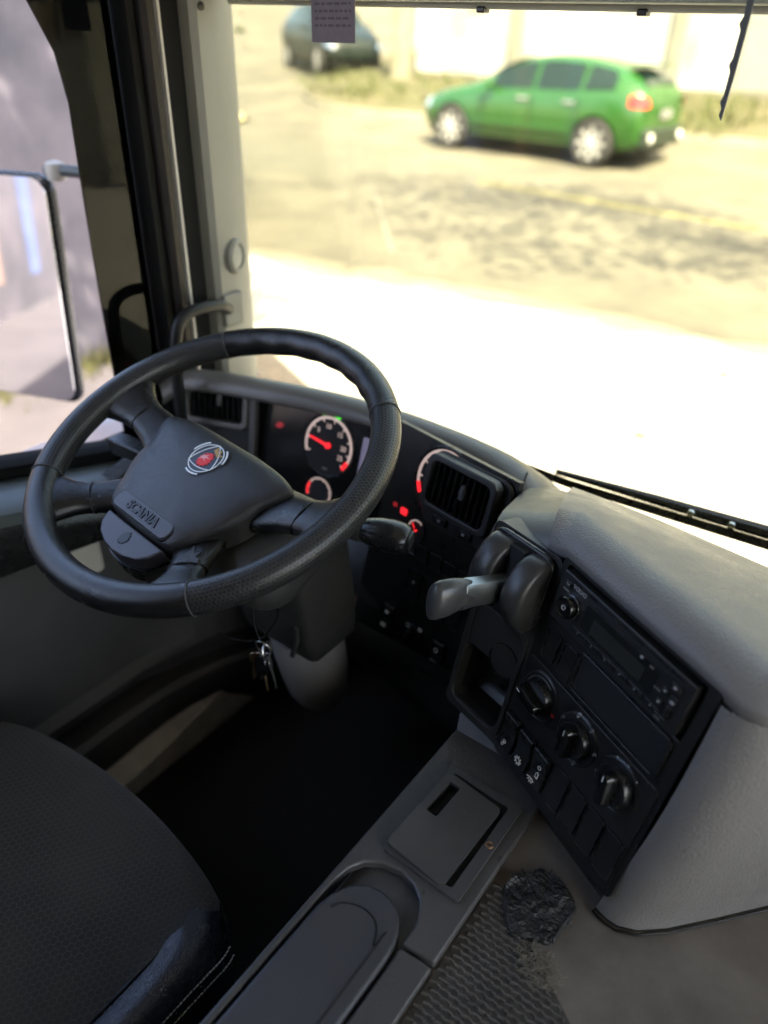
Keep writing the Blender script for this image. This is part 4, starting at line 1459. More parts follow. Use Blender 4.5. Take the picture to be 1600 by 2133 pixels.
# lower fascia closing the stack down to the hump
mk('lower_fascia', loft([[Vector(FB @ Vector((-.100, -.156, -.004))), Vector(FB @ Vector((.0, -.157, -.004))), Vector(FC @ Vector((-.01, -.271, -.004))), Vector(FC @ Vector((.20, -.271, -.004)))],
                         [(-.345, .64, .86), (-.262, .615, .86), (-.25, .61, .86), (-.068, .515, .86)]]), dash_black, dash)
mk('front_filler', loft([[(-.36, .85, 1.10), (-.10, .85, 1.10), (1.1, .88, 1.10)], [(-.36, 1.0, .98), (-.10, 1.0, .98), (1.1, 1.0, .98)], [(-.36, 1.03, .92), (-.10, 1.03, .92), (1.1, 1.03, .92)]]), dash_dark, dash)
mk('front_filler', loft([[(-1.05, .80, 1.10), (-.88, .86, 1.10), (-.62, .91, 1.10), (-.37, .88, 1.10)], [(-1.05, 1.03, .98), (-.88, 1.03, .98), (-.62, 1.03, .98), (-.37, 1.03, .98)]]), dash_dark, dash)
# knee panel under the switch panel
mk('knee_panel', loft([[Vector(FA @ Vector((-.155, -.312, -.014))), Vector(FA @ Vector((.105, -.298, -.014)))], [(-.60, .76, .72), (-.33, .72, .74)], [(-.62, .90, .50), (-.31, .86, .50)]]), mat('knee_plastic', (.030, .029, .028), .55, bump=.3, bump_scale=500), dash)
mk('fixing_bolt', lathe([(.008, 0), (.008, .004), (0, .006)], 14), satin_black, dash, FR((-.452, .745, .735), (1, 0, 0), (0, .5, .87), (0, -.87, .5)))
# left end under the vent
mk('left_fascia', loft([[Vector(FL @ Vector((-.095, -.088, -.015))), Vector(FL @ Vector((.074, -.088, -.015))), Vector(FK @ Vector((.0, -.129, -.004))), Vector(FK @ Vector((.215, -.129, -.006)))], [(-1.02, .74, .86), (-.88, .76, .86), (-.72, .77, .86), (-.55, .74, .86)]]), dash_black, dash)
# small foot brackets on the cowl end
mk('cowl_seam', tube(smooth_path([(-.372, .842, 1.1365), (-.358, .80, 1.133), (-.345, .755, 1.118), (-.338, .715, 1.098)], 5), .0018, 6), deep_black, dash)

# ================================================================== RADIO
rad = root('car_radio', tuple(FC.translation), 'black slim car radio slotted into the centre panel', 'radio')
mk('faceplate', prism(rrect(0, .188, -.057, .0025, .003, 3), -.03, .007), mat('radio_plastic', (.014, .014, .014), .38, bump=.15, bump_scale=800), rad, FC, bevel=.0015)
ff = off(FC, 0, 0, .0071)
mk('slot', prism(rrect(.018, .178, -.0075, -.0035, .001, 2), -.001, .0003), deep_black, rad, ff)
mk('ridge', box(.016, .182, -.0025, -.0012, -.001, .0008), satin_black, rad, ff)
mk('display', prism(rrect(.046, .150, -.040, -.012, .002, 3), -.001, .0004), mat('radio_display', (.010, .011, .010), .25), rad, ff)
mk('lcd_window', prism(rrect(.060, .134, -.037, -.020, .001, 2), .0003, .0006), mat('lcd_grey', (.024, .024, .021), .3), rad, ff)
me = text_mesh('VOLVO', .0062, .0002, .0001)
me.materials.append(grey_print)
mk('brand_lettering', me, None, rad, off(ff, .030, -.0075 + .001, .0005))
kn = mk('volume_knob', lathe([(.0135, 0), (.0135, .003), (.0125, .0035), (.0122, .010), (.011, .0118), (.0095, .0118), (.009, .011), (0, .011)], 36), gloss_black, rad, off(ff, .0265, -.028))
mk('knob_ring', lathe([(.0138, .0005), (.0142, .002), (.0138, .0035), (.0130, .0035)], 36, cap=False), chrome, kn, off(ff, .0265, -.028))
mk('power_symbol', arc_strip(.0022, .0028, 120, 420, .0116, 14), wp, kn, off(ff, .0265, -.028))
mk('power_symbol', box(-.0003, .0003, .001, .0034, .0112, .0116), wp, kn, off(ff, .0265, -.028))
mk('button', box(.008, .018, -.012, -.005, 0, .0022), satin_black, rad, ff, bevel=.0008)
me = text_mesh('TA', .004, .0002)
me.materials.append(grey_print)
mk('button_text', me, None, rad, off(ff, .013, -.0085, .0024))
me = text_mesh('RADIO', .0032, .0002)
me.materials.append(grey_print)
mk('button_text', me, None, rad, off(ff, .012, -.0165, .0004))
for i in range(6):
    x0 = .038 + i * .0215
    mk('preset_key', box(x0, x0 + .0205, -.0495, -.0435, 0, .0014), satin_black, rad, ff, bevel=.0006)
    me = text_mesh(str(i + 1), .0036, .0002)
    me.materials.append(grey_print)
    mk('key_number', me, None, rad, off(ff, x0 + .010, -.0465, .0016))
for cx, cy_, w_, h_ in ((.171, -.012, .012, .007), (.163, -.022, .007, .006), (.174, -.023, .008, .005), (.162, -.036, .007, .007), (.174, -.038, .006, .012), (.168, -.048, .014, .004)):
    mk('button', box(cx - w_ / 2, cx + w_ / 2, cy_ - h_ / 2, cy_ + h_ / 2, 0, .0026), satin_black, rad, ff, bevel=.0009)
for cx, cy_, s in ((.171, -.012, .0016), (.163, -.022, .0012), (.162, -.036, .0012), (.174, -.0265, .0018), (.126, -.0135, .0017)):
    mk('button_mark', prism([(cx + s * 1.3 * cos(a * .785), cy_ + s * sin(a * .785)) for a in range(8)], .0002, .0030 if cx != .126 else .0006), gp, rad, ff)
for s_, x_, y_ in (('MODE', .154, -.028), ('MUTE', .166, -.0525), ('MP3', .140, -.0145)):
    me = text_mesh(s_, .0028, .0002)
    me.materials.append(grey_print)
    mk('button_text', me, None, rad, off(ff, x_, y_, .0006))
for x, y in ((.0035, -.0025), (.184, -.006), (.184, -.050), (.0035, -.05)):
    mk('release_hole', lathe([(.0016, 0), (.0016, .0003), (0, .0003)], 12), deep_black, rad, off(ff, x, y))

# ================================================================== GEAR SELECTOR
gs = root('gear_selector', tuple(FB @ Vector((-.045, .06, 0))), 'black gear selector housing with a stubby grey lever pointing at the driver', 'gear lever')
mk('base_plate', prism(rrect(-.094, -.001, .010, .110, .016), .0005, .008), satin_black, gs, FB, bevel=.003)


def cheek(x0, x1, h):
    prof_ = [(.014, .008), (.014, .020), (.020, h * .62), (.034, h * .88), (.052, h), (.072, h * .96), (.090, h * .74), (.101, h * .42), (.104, .008)]
    path = smooth_path([(0, a, b) for a, b in prof_], 3)
    secs = []
    for s, k in ((0, .80), (.08, .93), (.22, 1), (.78, 1), (.92, .93), (1, .80)):
        secs.append([(x0 + (x1 - x0) * s, .058 + (p.y - .058) * (.5 + .5 * k), .008 + (p.z - .008) * k) for p in path])
    return loft(secs, closed=True, caps=True)


housing_m = mat('selector_housing', (.036, .0355, .0345), .33, bump=.15, bump_scale=700, rough_var=.05, dust=.05)
mk('cheek', cheek(-.036, -.004, .044), housing_m, gs, FB, smooth=50)
mk('cheek', cheek(-.091, -.058, .040), housing_m, gs, FB, smooth=50)
mk('slot_floor', box(-.058, -.036, .016, .102, .008, .016), deep_black, gs, FB)
# lever
ls = FB @ Vector((-.047, .052, .012))
le = FB @ Vector((-.064, .046, .094))
dr = (le - ls).normalized()
upv = Vector((0, 0, 1))
lx = dr.cross(upv).normalized()
lz = lx.cross(dr).normalized()
lf = FR(ls, lx, dr, lz)
Ln = (le - ls).length
mk('lever_arm', loft([[(sx * a, y, sz * b + c) for sx, sz in ((-1, -.7), (-1, .7), (-.7, 1), (.7, 1), (1, .7), (1, -.7), (.7, -1), (-.7, -1))] for y, a, b, c in ((0, .0105, .0150, 0), (.04, .0105, .0155, 0), (Ln - .03, .011, .016, 0), (Ln - .018, .0115, .017, -.001))], closed=True, caps=True), lever_top, gs, lf, bevel=.001)
mk('lever_knob', loft([[(sx * a, y, (sz * b + c)) for sx, sz in [(cos(q * pi / 8), sin(q * pi / 8)) for q in range(16)]] for y, a, b, c in ((Ln - .030, .0112, .0165, 0), (Ln - .018, .0125, .0205, .000), (Ln - .005, .0135, .0245, -.002), (Ln + .010, .0135, .0255, -.0035), (Ln + .017, .0115, .0235, -.004), (Ln + .020, .006, .015, -.004))], closed=True, caps=True), mat('knob_plastic', (.07, .072, .072), .3, metal=.2, var=.15, var_scale=60), gs, lf, smooth=50)
for yy_ in (.035, .05):
    mk('rivet', lathe([(.0016, 0), (.0016, .0006), (0, .0008)], 10), deep_black, gs, lf @ Matrix.Translation((.0107, yy_, .008)) @ Matrix.Rotation(pi / 2, 4, 'Y'))

# ================================================================== STEERING WHEEL
WC = Vector((-.667, .537, 1.193))
tau = radians(20)
wn_ = Vector((0, -sin(tau), cos(tau)))
wu = Vector((1, 0, 0))
wv_ = wn_.cross(wu)
WF = FR(WC, wu, wv_, wn_) @ Matrix.Rotation(radians(-6), 4, 'Z')
sw = root('steering_wheel', tuple(WC), 'black four-spoke steering wheel with perforated grips and a red griffin badge', 'steering wheel')
RC, RT = .225, .0188


def rim(a0, a1, n, uvs=None, bumps=False, rt=RT):
    bm = bmesh.new()
    uvl = bm.loops.layers.uv.new('UVMap')
    seg = 24
    V = []
    for i in range(n + 1):
        a = radians(a0 + (a1 - a0) * i / n)
        row = []
        for k in range(seg):
            q = 2 * pi * k / seg
            r_ = rt
            # slightly flattened oval section
            dr_ = r_ * cos(q)
            dz = r_ * 1.04 * sin(q)
            if bumps and cos(q) < 0:
                env = min(1, min(i, n - i) / (n * .15))
                dr_ += -.0022 * env * (-cos(q)) * (0.5 + 0.5 * sin(i / n * 2 * pi * 7))
            row.append(bm.verts.new(((RC + dr_) * cos(a), (RC + dr_) * sin(a), dz)))
        V.append(row)
    for i in range(n):
        for k in range(seg):
            k2 = (k + 1) % seg
            f = bm.faces.new((V[i][k], V[i + 1][k], V[i + 1][k2], V[i][k2]))
            uvv = [(i, k), (i + 1, k), (i + 1, k + 1), (i, k + 1)]
            for l, (ui, vk) in zip(f.loops, uvv):
                l[uvl].uv = (radians(abs(a1 - a0)) * RC * ui / n / .0047, 2 * pi * rt * vk / seg / .0042)
    for row in (V[0], V[-1]):
        bm.faces.new(row)
    me = bpy.data.meshes.new('rim')
    bmesh.ops.recalc_face_normals(bm, faces=bm.faces)
    bm.to_mesh(me)
    bm.free()
    for p in me.polygons:
        p.use_smooth = True
    me.set_sharp_from_angle(angle=radians(60))
    return me


for a0, a1, pf in ((-44, 48, True), (48.6, 134.6, False), (135.2, 222, True), (222.6, 315.4, False)):
    mk('rim_grip' if pf else 'rim_leather', rim(a0, a1, 72, bumps=(a0 == 48.6)), perf_leather if pf else leather, sw, WF)
# stitched seams where the covers meet
for a in (-44.3, 48.3, 134.9, 222.3):
    ar = radians(a)
    bm = bmesh.new()
    path = [((RC + (RT + .0004) * cos(q)) * cos(ar), (RC + (RT + .0004) * cos(q)) * sin(ar), (RT + .0008) * 1.03 * sin(q)) for q in [2 * pi * k / 26 for k in range(26)]]
    tube(path, .0010, 6, bm, closed=True)
    mk('seam', bm, mat('seam_thread', (.05, .05, .05), .7), sw, WF)


def spoke(P, par=sw, m_=leather):
    """P: list of (x, y, half_width, h_top, thickness, dirangle)"""
    secs = []
    for x, y, hw, ht, th, da in P:
        da = radians(da)
        px_, py_ = -sin(da), cos(da)
        row = []
        for k in range(16):
            q = 2 * pi * k / 16
            sx_ = abs(cos(q)) ** .7 * (1 if cos(q) >= 0 else -1)
            sz_ = abs(sin(q)) ** .8 * (1 if sin(q) >= 0 else -1)
            row.append((x + px_ * hw * sx_, y + py_ * hw * sx_, ht - th / 2 + th / 2 * sz_))
        secs.append(row)
    return loft(secs, closed=True, caps=True)


for s in (1, -1):
    def A_(d):
        return d if s > 0 else 180 - d
    # upper spokes
    P = [(s * x, y, hw, ht, th, A_(da)) for x, y, hw, ht, th, da in ((.085, -.012, .040, -.026, .030, 0), (.115, -.006, .036, -.022, .030, 0), (.140, .0, .029, -.016, .029, 2), (.165, .003, .0255, -.010, .028, 4), (.184, .005, .029, -.004, .028, 4), (.202, .007, .039, .004, .030, 4), (.214, .008, .052, .007, .022, 4))]
    mk('spoke', spoke(P), leather, sw, WF, smooth=60)
    mk('spoke_collar', tube([(s * .167, .003 + .0266 * cos(q), -.0235 + .0150 * sin(q)) for q in [2 * pi * k / 24 for k in range(24)]], .0011, 6, closed=True), deep_black, sw, WF)
    # lower spokes
    dl = -52
    e = Vector((cos(radians(dl)), sin(radians(dl))))
    P = []
    for rr, hw, ht, th in ((.10, .034, -.028, .030), (.130, .030, -.022, .029), (.150, .0245, -.016, .028), (.170, .0235, -.011, .027), (.187, .0265, -.004, .028), (.203, .036, .004, .030), (.214, .047, .007, .022)):
        P.append((s * e.x * rr, e.y * rr, hw, ht, th, A_(dl)))
    mk('spoke', spoke(P), leather, sw, WF, smooth=60)
    cc = [(s * e.x * .166 + (-s * e.y) * 0 + (sin(radians(A_(dl)))) * .0248 * cos(q), e.y * .166 - cos(radians(A_(dl))) * .0248 * cos(q), -.0255 + .0146 * sin(q)) for q in [2 * pi * k / 24 for k in range(24)]]
    mk('spoke_collar', tube(cc, .0011, 6, closed=True), deep_black, sw, WF)

# airbag pad: domed, outline symmetric
half = [(0, .034), (.05, .034), (.092, .031), (.120, .024), (.129, .014), (.122, -.004), (.112, -.022), (.108, -.045), (.101, -.066), (.086, -.092), (.076, -.112), (.066, -.124), (.05, -.129), (0, -.131)]
hp = smooth_path([(x, y, 0) for x, y in half], 4)
outl = [(p.x, p.y) for p in hp] + [(-p.x, p.y) for p in hp[-2:0:-1]]
cxp, cyp = 0, -.040


def dome(k, y):
    # k: 1 at the outline, 0 centre
    return .004 - .016 * k ** 3 - .022 * max(0, k - .80) / .2 * .5


rings = []
for k, z in ((1.0, -.044), (1.0, -.016), (.992, -.011), (.975, -.0075), (.94, -.0050), (.82, -.0020), (.62, .0004), (.42, .0016), (.2, .002)):
    rings.append([(cxp + (x - cxp) * k, cyp + (y - cyp) * k, z - .010 * max(0, (y + .02) / -.11) * (1 if k > .1 else 1) * 0) for x, y in outl])
bm = loft(rings, closed=True)
bm.faces.new([bm.verts.new(p) for p in rings[-1]][::-1])
bmesh.ops.remove_doubles(bm, verts=bm.verts, dist=1e-6)
PADZ = -.010
mk('airbag_pad', bm, pad_mat, sw, WF @ Matrix.Translation((0, 0, PADZ + .004)), smooth=60)
mk('hub_back', prism([(x * .96, (y + .04) * .96 - .04) for x, y in outl], -.075, -.045), satin_black, sw, WF @ Matrix.Translation((0, 0, PADZ + .004)), bevel=.008)
# name plate strip at the lower edge, with raised letters
PZ = PADZ + .004
npf = WF @ Matrix.Translation((0, -.1145, PZ - .0030)) @ Matrix.Rotation(radians(4), 4, 'X')
mk('plate_gap', prism(rrect(-.0575, .0575, -.0132, .0130, .010), -.006, .0004), deep_black, sw, npf)
mk('name_plate', prism(rrect(-.056, .056, -.0115, .0115, .009), -.004, .0022), mat('plate_plastic', (.050, .047, .056), .3), sw, npf, bevel=.0012)
me = text_mesh('SCANIA', .0175, .0007, .0006)
me.materials.append(mat('embossed', (.008, .008, .009), .35))
mk('name_lettering', me, None, sw, npf @ Matrix.Translation((0, 0, .0027)))
# horn key under it
bp_ = [(-.060, -.132), (.060, -.132), (.052, -.150), (.040, -.160), (.02, -.167), (0, -.169), (-.02, -.167), (-.040, -.160), (-.052, -.150)]
hz_ = WF @ Matrix.Translation((0, 0, PZ))
mk('horn_key', prism(bp_, -.034, -.0125), mat('horn_plastic', (.056, .052, .062), .3), sw, hz_ @ Matrix.Translation((0, 0, 0)), bevel=.003, segs=3)
mk('horn_skirt', prism([(x * 1.03, y * 1.01) for x, y in bp_], -.060, -.0345, scale_top=1.0), satin_black, sw, hz_)


def griffin(s):
    """beak, crest and neck feathers as a small closed outline"""
    P = [(-.05, .52), (.10, .62), (.06, .46), (.22, .52), (.18, .36), (.36, .40), (.34, .18), (.52, .16), (.42, .0), (.56, -.10), (.40, -.20), (.48, -.34), (.30, -.36), (.30, -.54), (.12, -.46), (.02, -.62), (-.10, -.46), (-.26, -.54), (-.24, -.34), (-.42, -.36), (-.32, -.18), (-.50, -.10), (-.36, .02), (-.50, .16), (-.34, .20), (-.40, .38), (-.24, .34), (-.22, .50)]
    return [(x * s, y * s) for x, y in P]


mk('horn_emblem', prism(griffin(.016), -.002, .0010), mat('embossed', (.008, .008, .009), .35), sw, hz_ @ Matrix.Translation((0, -.1485, -.0125)))
# round badge: navy field, three arcs, shield lines, red crowned griffin
bf = WF @ Matrix.Translation((.0, -.010, PZ + .0012)) @ Matrix.Rotation(radians(2), 4, 'Z') @ Matrix.Scale(1.3, 4)
tri = []
for i in range(60):
    a = 2 * pi * i / 60
    tri.append(((.0205 + .0022 * cos(3 * (a - radians(30)))) * cos(a), (.0205 + .0022 * cos(3 * (a - radians(30)))) * sin(a)))
bd = mk('badge', prism(tri, -.003, .0012), navy_print, sw, bf, bevel=.0004)
mk('badge_ring', arc_strip(.0176, .0186, 0, 360, .0020, 48), mat('badge_silver', (.72, .74, .76), .3), bd, bf)
for k in range(3):
    a = 30 + 120 * k
    mk('badge_arc', arc_strip(.0205, .0222, a - 24, a + 24, .0019, 14), mat('badge_silver', (.72, .74, .76), .3), bd, bf)
    # shield sides
    c0 = Vector((cos(radians(a + 180)), sin(radians(a + 180)))) * .028
    mk('badge_shield', arc_strip(.0402, .0411, a - 24, a + 24, .0019, 14), mat('badge_silver', (.72, .74, .76), .3), bd, bf @ Matrix.Translation((c0.x, c0.y, 0)))
mk('badge_griffin', prism(griffin(.0165), 0, .0019), red_print, bd, bf @ Matrix.Translation((0, -.0015, 0)) @ Matrix.Rotation(radians(-18), 4, 'Z'))
mk('badge_feather', prism([(-.006, .001), (.001, .004), (-.001, .0015), (.005, .001), (-.002, -.001), (.003, -.004), (-.004, -.002), (-.007, -.004)], .0018, .0022), mat('badge_pale', (.8, .35, .35), .4), bd, bf)
mk('badge_crown', prism([(-.0055, 0), (.0055, 0), (.0075, .006), (.003, .0035), (0, .0075), (-.003, .0035), (-.0075, .006)], 0, .0019), gold_print, bd, bf @ Matrix.Translation((.0045, .0085, 0)) @ Matrix.Rotation(radians(-28), 4, 'Z'))
# worn leather flaps on the left lower and lower spokes
worn = mat('worn_leather', (.035, .033, .033), .55, bump=.9, bump_scale=90, bump_dist=.002)
for (x, y, da, sc_) in ((-.098, -.128, 232, 1), (.100, -.122, -50, 1)):
    pts = []
    for i in range(18):
        a = 2 * pi * i / 18
        rr = .011 + .0045 * sin(i * 2.3) + .002 * sin(i * 5.1)
        pts.append((rr * cos(a) * 1.4, rr * sin(a)))
    mk('worn_patch', prism(pts, -.004, .0004, scale_top=.96), worn, sw, WF @ Matrix.Translation((x, y, -.0145)) @ Matrix.Rotation(radians(da), 4, 'Z') @ Matrix.Rotation(radians(-12), 4, 'Y'))

# ================================================================== STEERING COLUMN
col = root('steering_column', (-.66, .70, .45), 'dark plastic steering column with stalks and lower shroud', 'steering column')
CFm = FR(WC, wu, wv_, wn_)
secs = []
for h, x0, x1, y0, y1, rr in ((-.052, -.10, .125, -.085, .0, .03), (-.060, -.125, .150, -.108, .012, .04), (-.078, -.14, .163, -.118, .02, .045), (-.11, -.14, .163, -.116, .03, .045), (-.135, -.13, .15, -.105, .05, .04), (-.15, -.11, .13, -.09, .06, .035)):
    secs.append([(x, y, h) for x, y in rrect(x0, x1, y0, y1, rr, 5)])
mk('upper_shroud', loft(secs, closed=True, caps=True), shroud_mat, col, CFm, smooth=50)
mk('shroud_plug', lathe([(.009, 0), (.009, .0015), (.0075, .0022), (0, .0022)], 22), mat('plug_grey', (.05, .05, .045), .4), col, CFm @ Matrix.Translation((.112, -.070, -.0565)) @ Matrix.Rotation(radians(8), 4, 'X') @ Matrix.Rotation(radians(15), 4, 'Y'))
# lower shroud (boxy) and tube
secs = []
for z, cx, cyy_, hx_, hy_ in ((1.075, -.628, .598, .090, .056), (1.0, -.627, .612, .088, .056), (.93, -.627, .628, .083, .056), (.87, -.630, .644, .076, .054), (.838, -.633, .654, .071, .052), (.828, -.634, .657, .066, .048)):
    secs.append([(x, y, z) for x, y in rrect(cx - hx_, cx + hx_, cyy_ - hy_, cyy_ + hy_, .012, 4)])
mk('lower_shroud', loft(secs, closed=True, caps=True), shroud_mat, col, smooth=45)
secs = []
for z, cx, cyy_, rr in ((.835, -.634, .660, .060), (.78, -.637, .672, .061), (.71, -.643, .690, .059), (.66, -.648, .702, .054), (.625, -.651, .711, .044), (.605, -.653, .716, .028), (.60, -.654, .718, .010)):
    secs.append([(cx + rr * cos(2 * pi * i / 24), cyy_ + rr * sin(2 * pi * i / 24), z) for i in range(24)])
mk('column_tube', loft(secs, closed=True, caps=True), mat('tube_plastic', (.26, .25, .24), .45, bump=.2, bump_scale=300), col)
mk('tilt_lever', loft([[(x, y - .004, z) for x, y, z in ((-.580, .590, .920), (-.572, .590, .922))], [(x, y - .004, z) for x, y, z in ((-.612, .606, .842), (-.603, .606, .840))]]), grey_print, col)
mk('tilt_lever', tube([(-.566, .572, .93), (-.576, .580, .89), (-.600, .594, .838)], .004, 8), shroud_mat, col)
# right stalk with fat knob
d = Vector((1, .30, -.02)).normalized()
sx_ = Vector((0, 0, 1)).cross(d).normalized()
sf = FR((-.505, .603, 1.118), sx_, d.cross(sx_), d)
mk('stalk_collar', lathe([(.014, 0), (.016, .008), (.0175, .022), (.0165, .028)], 24), shroud_mat, col, sf)
st = mk('stalk_knob', lathe([(.0155, .027), (.0185, .034), (.0225, .050), (.0240, .066), (.0225, .080), (.0185, .088), (.0172, .089)], 32, sy=.86), satin_black, col, sf)
mk('stalk_button', prism(rrect(-.011, .011, -.010, .010, .004), .085, .0925), mat('button_rubber', (.03, .03, .028), .45), st, sf, bevel=.0015)
# left stalk
mk('left_stalk', loft([[(x, y + a * .012 * k, z + b * .010 * k) for a, b in ((-1, -1), (1, -1), (1, 1), (-1, 1))] for x, y, z, k in ((-.80, .575, 1.105, .8), (-.86, .571, 1.105, 1.0), (-.905, .566, 1.108, 1.25), (-.925, .564, 1.110, 1.1))], closed=True, caps=True), satin_black, col, bevel=.003)
# ignition lock
igf = FR((-.597, .553, .992), (1, 0, 0), (0, .5, .86), Vector((.1, -.80, .45)).normalized())
mk('ignition_lock', lathe([(.019, -.03), (.019, .004), (.017, .008), (.011, .008), (.010, .005), (0, .005)], 26), shroud_mat, col, igf)

# keys hanging from the lock
ks = root('key_bunch', (-.596, .545, .96), 'bunch of keys with a cable tie hanging from the ignition', 'keys')
kc = Vector((-.590, .540, .935))


def ringpts(c, r_, ax1, ax2, n_=28):
    return [Vector(c) + Vector(ax1) * r_ * cos(2 * pi * i / n_) + Vector(ax2) * r_ * sin(2 * pi * i / n_) for i in range(n_)]


mk('cable_tie', tube(smooth_path([(-.600, .546, .998), (-.610, .536, .975), (-.606, .530, .945), (-.594, .527, .925), (-.578, .530, .947), (-.567, .538, .978), (-.580, .546, 1.0)], 5), .0014, 7), satin_black, ks)
mk('tie_tail', loft([[(x, y, z - .0022), (x, y, z + .0022)] for x, y, z in ((-.592, .527, .922), (-.616, .519, .913), (-.640, .513, .908), (-.660, .508, .911))]), satin_black, ks)
mk('key_ring', tube(ringpts((-.588, .526, .912), .0135, (.8, .2, 0), (0, .2, -.95)), .0013, 7, closed=True), steel, ks)
mk('key_ring', tube(ringpts((-.580, .525, .912), .0125, (.3, -.9, 0), (.2, 0, -.95)), .0014, 7, closed=True), steel, ks)


def key(p, ang, m_, L_=.045):
    f = Matrix.Translation(p) @ Matrix.Rotation(radians(ang), 4, 'Y') @ Matrix.Rotation(radians(ang * 4), 4, 'Z')
    k_ = mk('key', prism(rrect(-.009, .009, -.02, 0, .006), -.0012, .0012), m_, ks, f @ Matrix.Rotation(pi / 2, 4, 'X'), bevel=.0005)
    mk('key_blade', prism([(-.0035, -.02), (-.0035, -L_ * .9), (0, -L_ - .006), (.0035, -L_), (.0025, -L_ * .8), (.0038, -L_ * .7), (.002, -L_ * .6), (.0035, -.02)], -.0010, .0010), m_, k_, f @ Matrix.Rotation(pi / 2, 4, 'X'))


key((-.592, .524, .901), 4, steel, .052)
key((-.586, .520, .899), -6, brass, .058)
key((-.576, .524, .901), -12, steel, .05)
key((-.597, .520, .901), 10, brass, .054)
mk('fob', lathe([(0, -.004), (.010, -.003), (.011, 0), (.010, .003), (0, .004)], 18, sy=1.6), gloss_black, ks, Matrix.Translation((-.584, .517, .886)) @ Matrix.Rotation(radians(80), 4, 'X'))

# ================================================================== DRIVER SEAT
seat = root('driver_seat', (-.665, 0, .40), 'black driver seat cushion with hexagon fabric and leather side bolster', 'seat')
SX, SZ = -.667, .775
oh = []
NA = 96


def seat_outline(t):
    # rounded front outline; t angle
    a = 2 * pi * t
    c, s = cos(a), sin(a)
    ex = 9.0
    r_ = (abs(c) ** ex + abs(s) ** ex) ** (-1 / ex)
    x = .282 * r_ * c
    y = .285 * r_ * s
    if y > 0:
        y += .048 * (1 - (x / .282) ** 2)
    return SX + x, .0 + y


prof_s = [(1.0, -.17), (1.0, -.08), (.998, -.045), (.985, -.022), (.96, -.006), (.925, .002), (.88, .004), (.83, -.001), (.79, -.006), (.70, -.006), (.5, -.004), (.25, -.002), (.04, 0)]
secs = []
for k, dz in prof_s:
    row = []
    for i in range(NA):
        x, y = seat_outline(i / NA)
        xx, yy_ = SX + (x - SX) * k, y * k
        fz = -.014 * max(0, (yy_ - .18) / .14) ** 2 if k < .99 else -.010
        row.append((xx, yy_, SZ + dz + fz))
    secs.append(row)
bm = loft(secs, closed=True)
bm.faces.new([bm.verts.new(p) for p in secs[-1]])
me_all = finish(bm, 'cushion', 60)
# split by region: leather bolster on the sides, fabric in the centre and front
def region(me, test):
    b2 = bmesh.new()
    b2.from_mesh(me)
    dl_ = [f for f in b2.faces if not test(f.calc_center_median())]
    bmesh.ops.delete(b2, geom=dl_, context='FACES')
    return b2


inb = lambda c: abs(c.x - SX) < .224 and not (c.z < SZ - .06 and False)
mk('seat_fabric', region(me_all, inb), seat_fabric, seat, smooth=60, sub=1)
mk('side_bolster', region(me_all, lambda c: c.x - SX >= .224), seat_leather, seat, smooth=60, sub=1)
mk('side_bolster', region(me_all, lambda c: SX - c.x >= .224), seat_leather, seat, smooth=60, sub=1)
# piping between fabric and leather
for s in (1,):
    zs = []
    for i in range(22):
        y = -.26 + i * .0245
        zs.append((SX + s * .226, y, SZ - .003 - .014 * max(0, (y - .18) / .14) ** 2))
    mk('piping', tube(zs, .0016, 6), seal_black, seat)
# double stitch along the bolster edge
thread = mat('pale_thread', (.30, .29, .26), .8)
bm = bmesh.new()
for rowx, rowz in ((.2785, -.018), (.2835, -.030)):
    for i in range(101):
        y = -.2 + i * .0046
        xo = rowx
        if y > .24:
            xo -= .016 * ((y - .24) / .04) ** 2
        z = SZ + rowz - .014 * max(0, (y - .18) / .14) ** 2
        box(SX + xo - .0006, SX + xo + .0009, y, y + .0034, z - .0006, z + .0008, bm)
st_ = stuff(mk('stitching', bm, thread, seat, smooth=0))
# cracks in the leather near the rear
bm = bmesh.new()
for (x0, y0) in ((.245, .02), (.252, .055), (.262, .03)):
    p = Vector((SX + x0, y0, SZ + .004))
    path = [p.copy()]
    for k in range(6):
        p = p + Vector((rnd.uniform(-.003, .003), rnd.uniform(.003, .008), 0))
        path.append(p.copy())
    tube(path, .0012, 5, bm)
mk('leather_crack', bm, deep_black, seat)
# pan / base below
mk('seat_base', prism(rrect(SX - .22, SX + .22, -.25, .22, .04), .40, .61), deep_black, seat, bevel=.01)
mk('seat_back', prism(rrect(SX - .25, SX + .25, -.48, -.34, .05), .62, 1.45), seat_fabric, seat, bevel=.03)

# ================================================================== ENGINE HUMP FLOOR, CONSOLE
HZ = .866
hump = struct(mk('engine_hump', box(-.20, XR, -1.2, .66, .40, HZ), rubber_mat))
struct(mk('bounce_floor', box(.42, XR, -1.2, .60, HZ + .001, HZ + .005), mat('bounce_vinyl', (.50, .44, .38), .6, var=.08, var_scale=6)))  # unseen pale sheet added to bounce sunlight onto the dash
struct(mk('hump_front', box(-.10, XR, .60, .86, .40, HZ - .002), rubber_mat))
# tread mat wedge along the console
tr = root('tread_mat', (-.13, .3, HZ), 'ribbed black rubber tread wedge beside the console', 'rubber mat')


def edge_x(y):      # right-hand edge of the tread, from (-.160,.452) to (-.042,.376)
    return -.160 + (.452 - y) * 1.55 if y < .452 else -.160


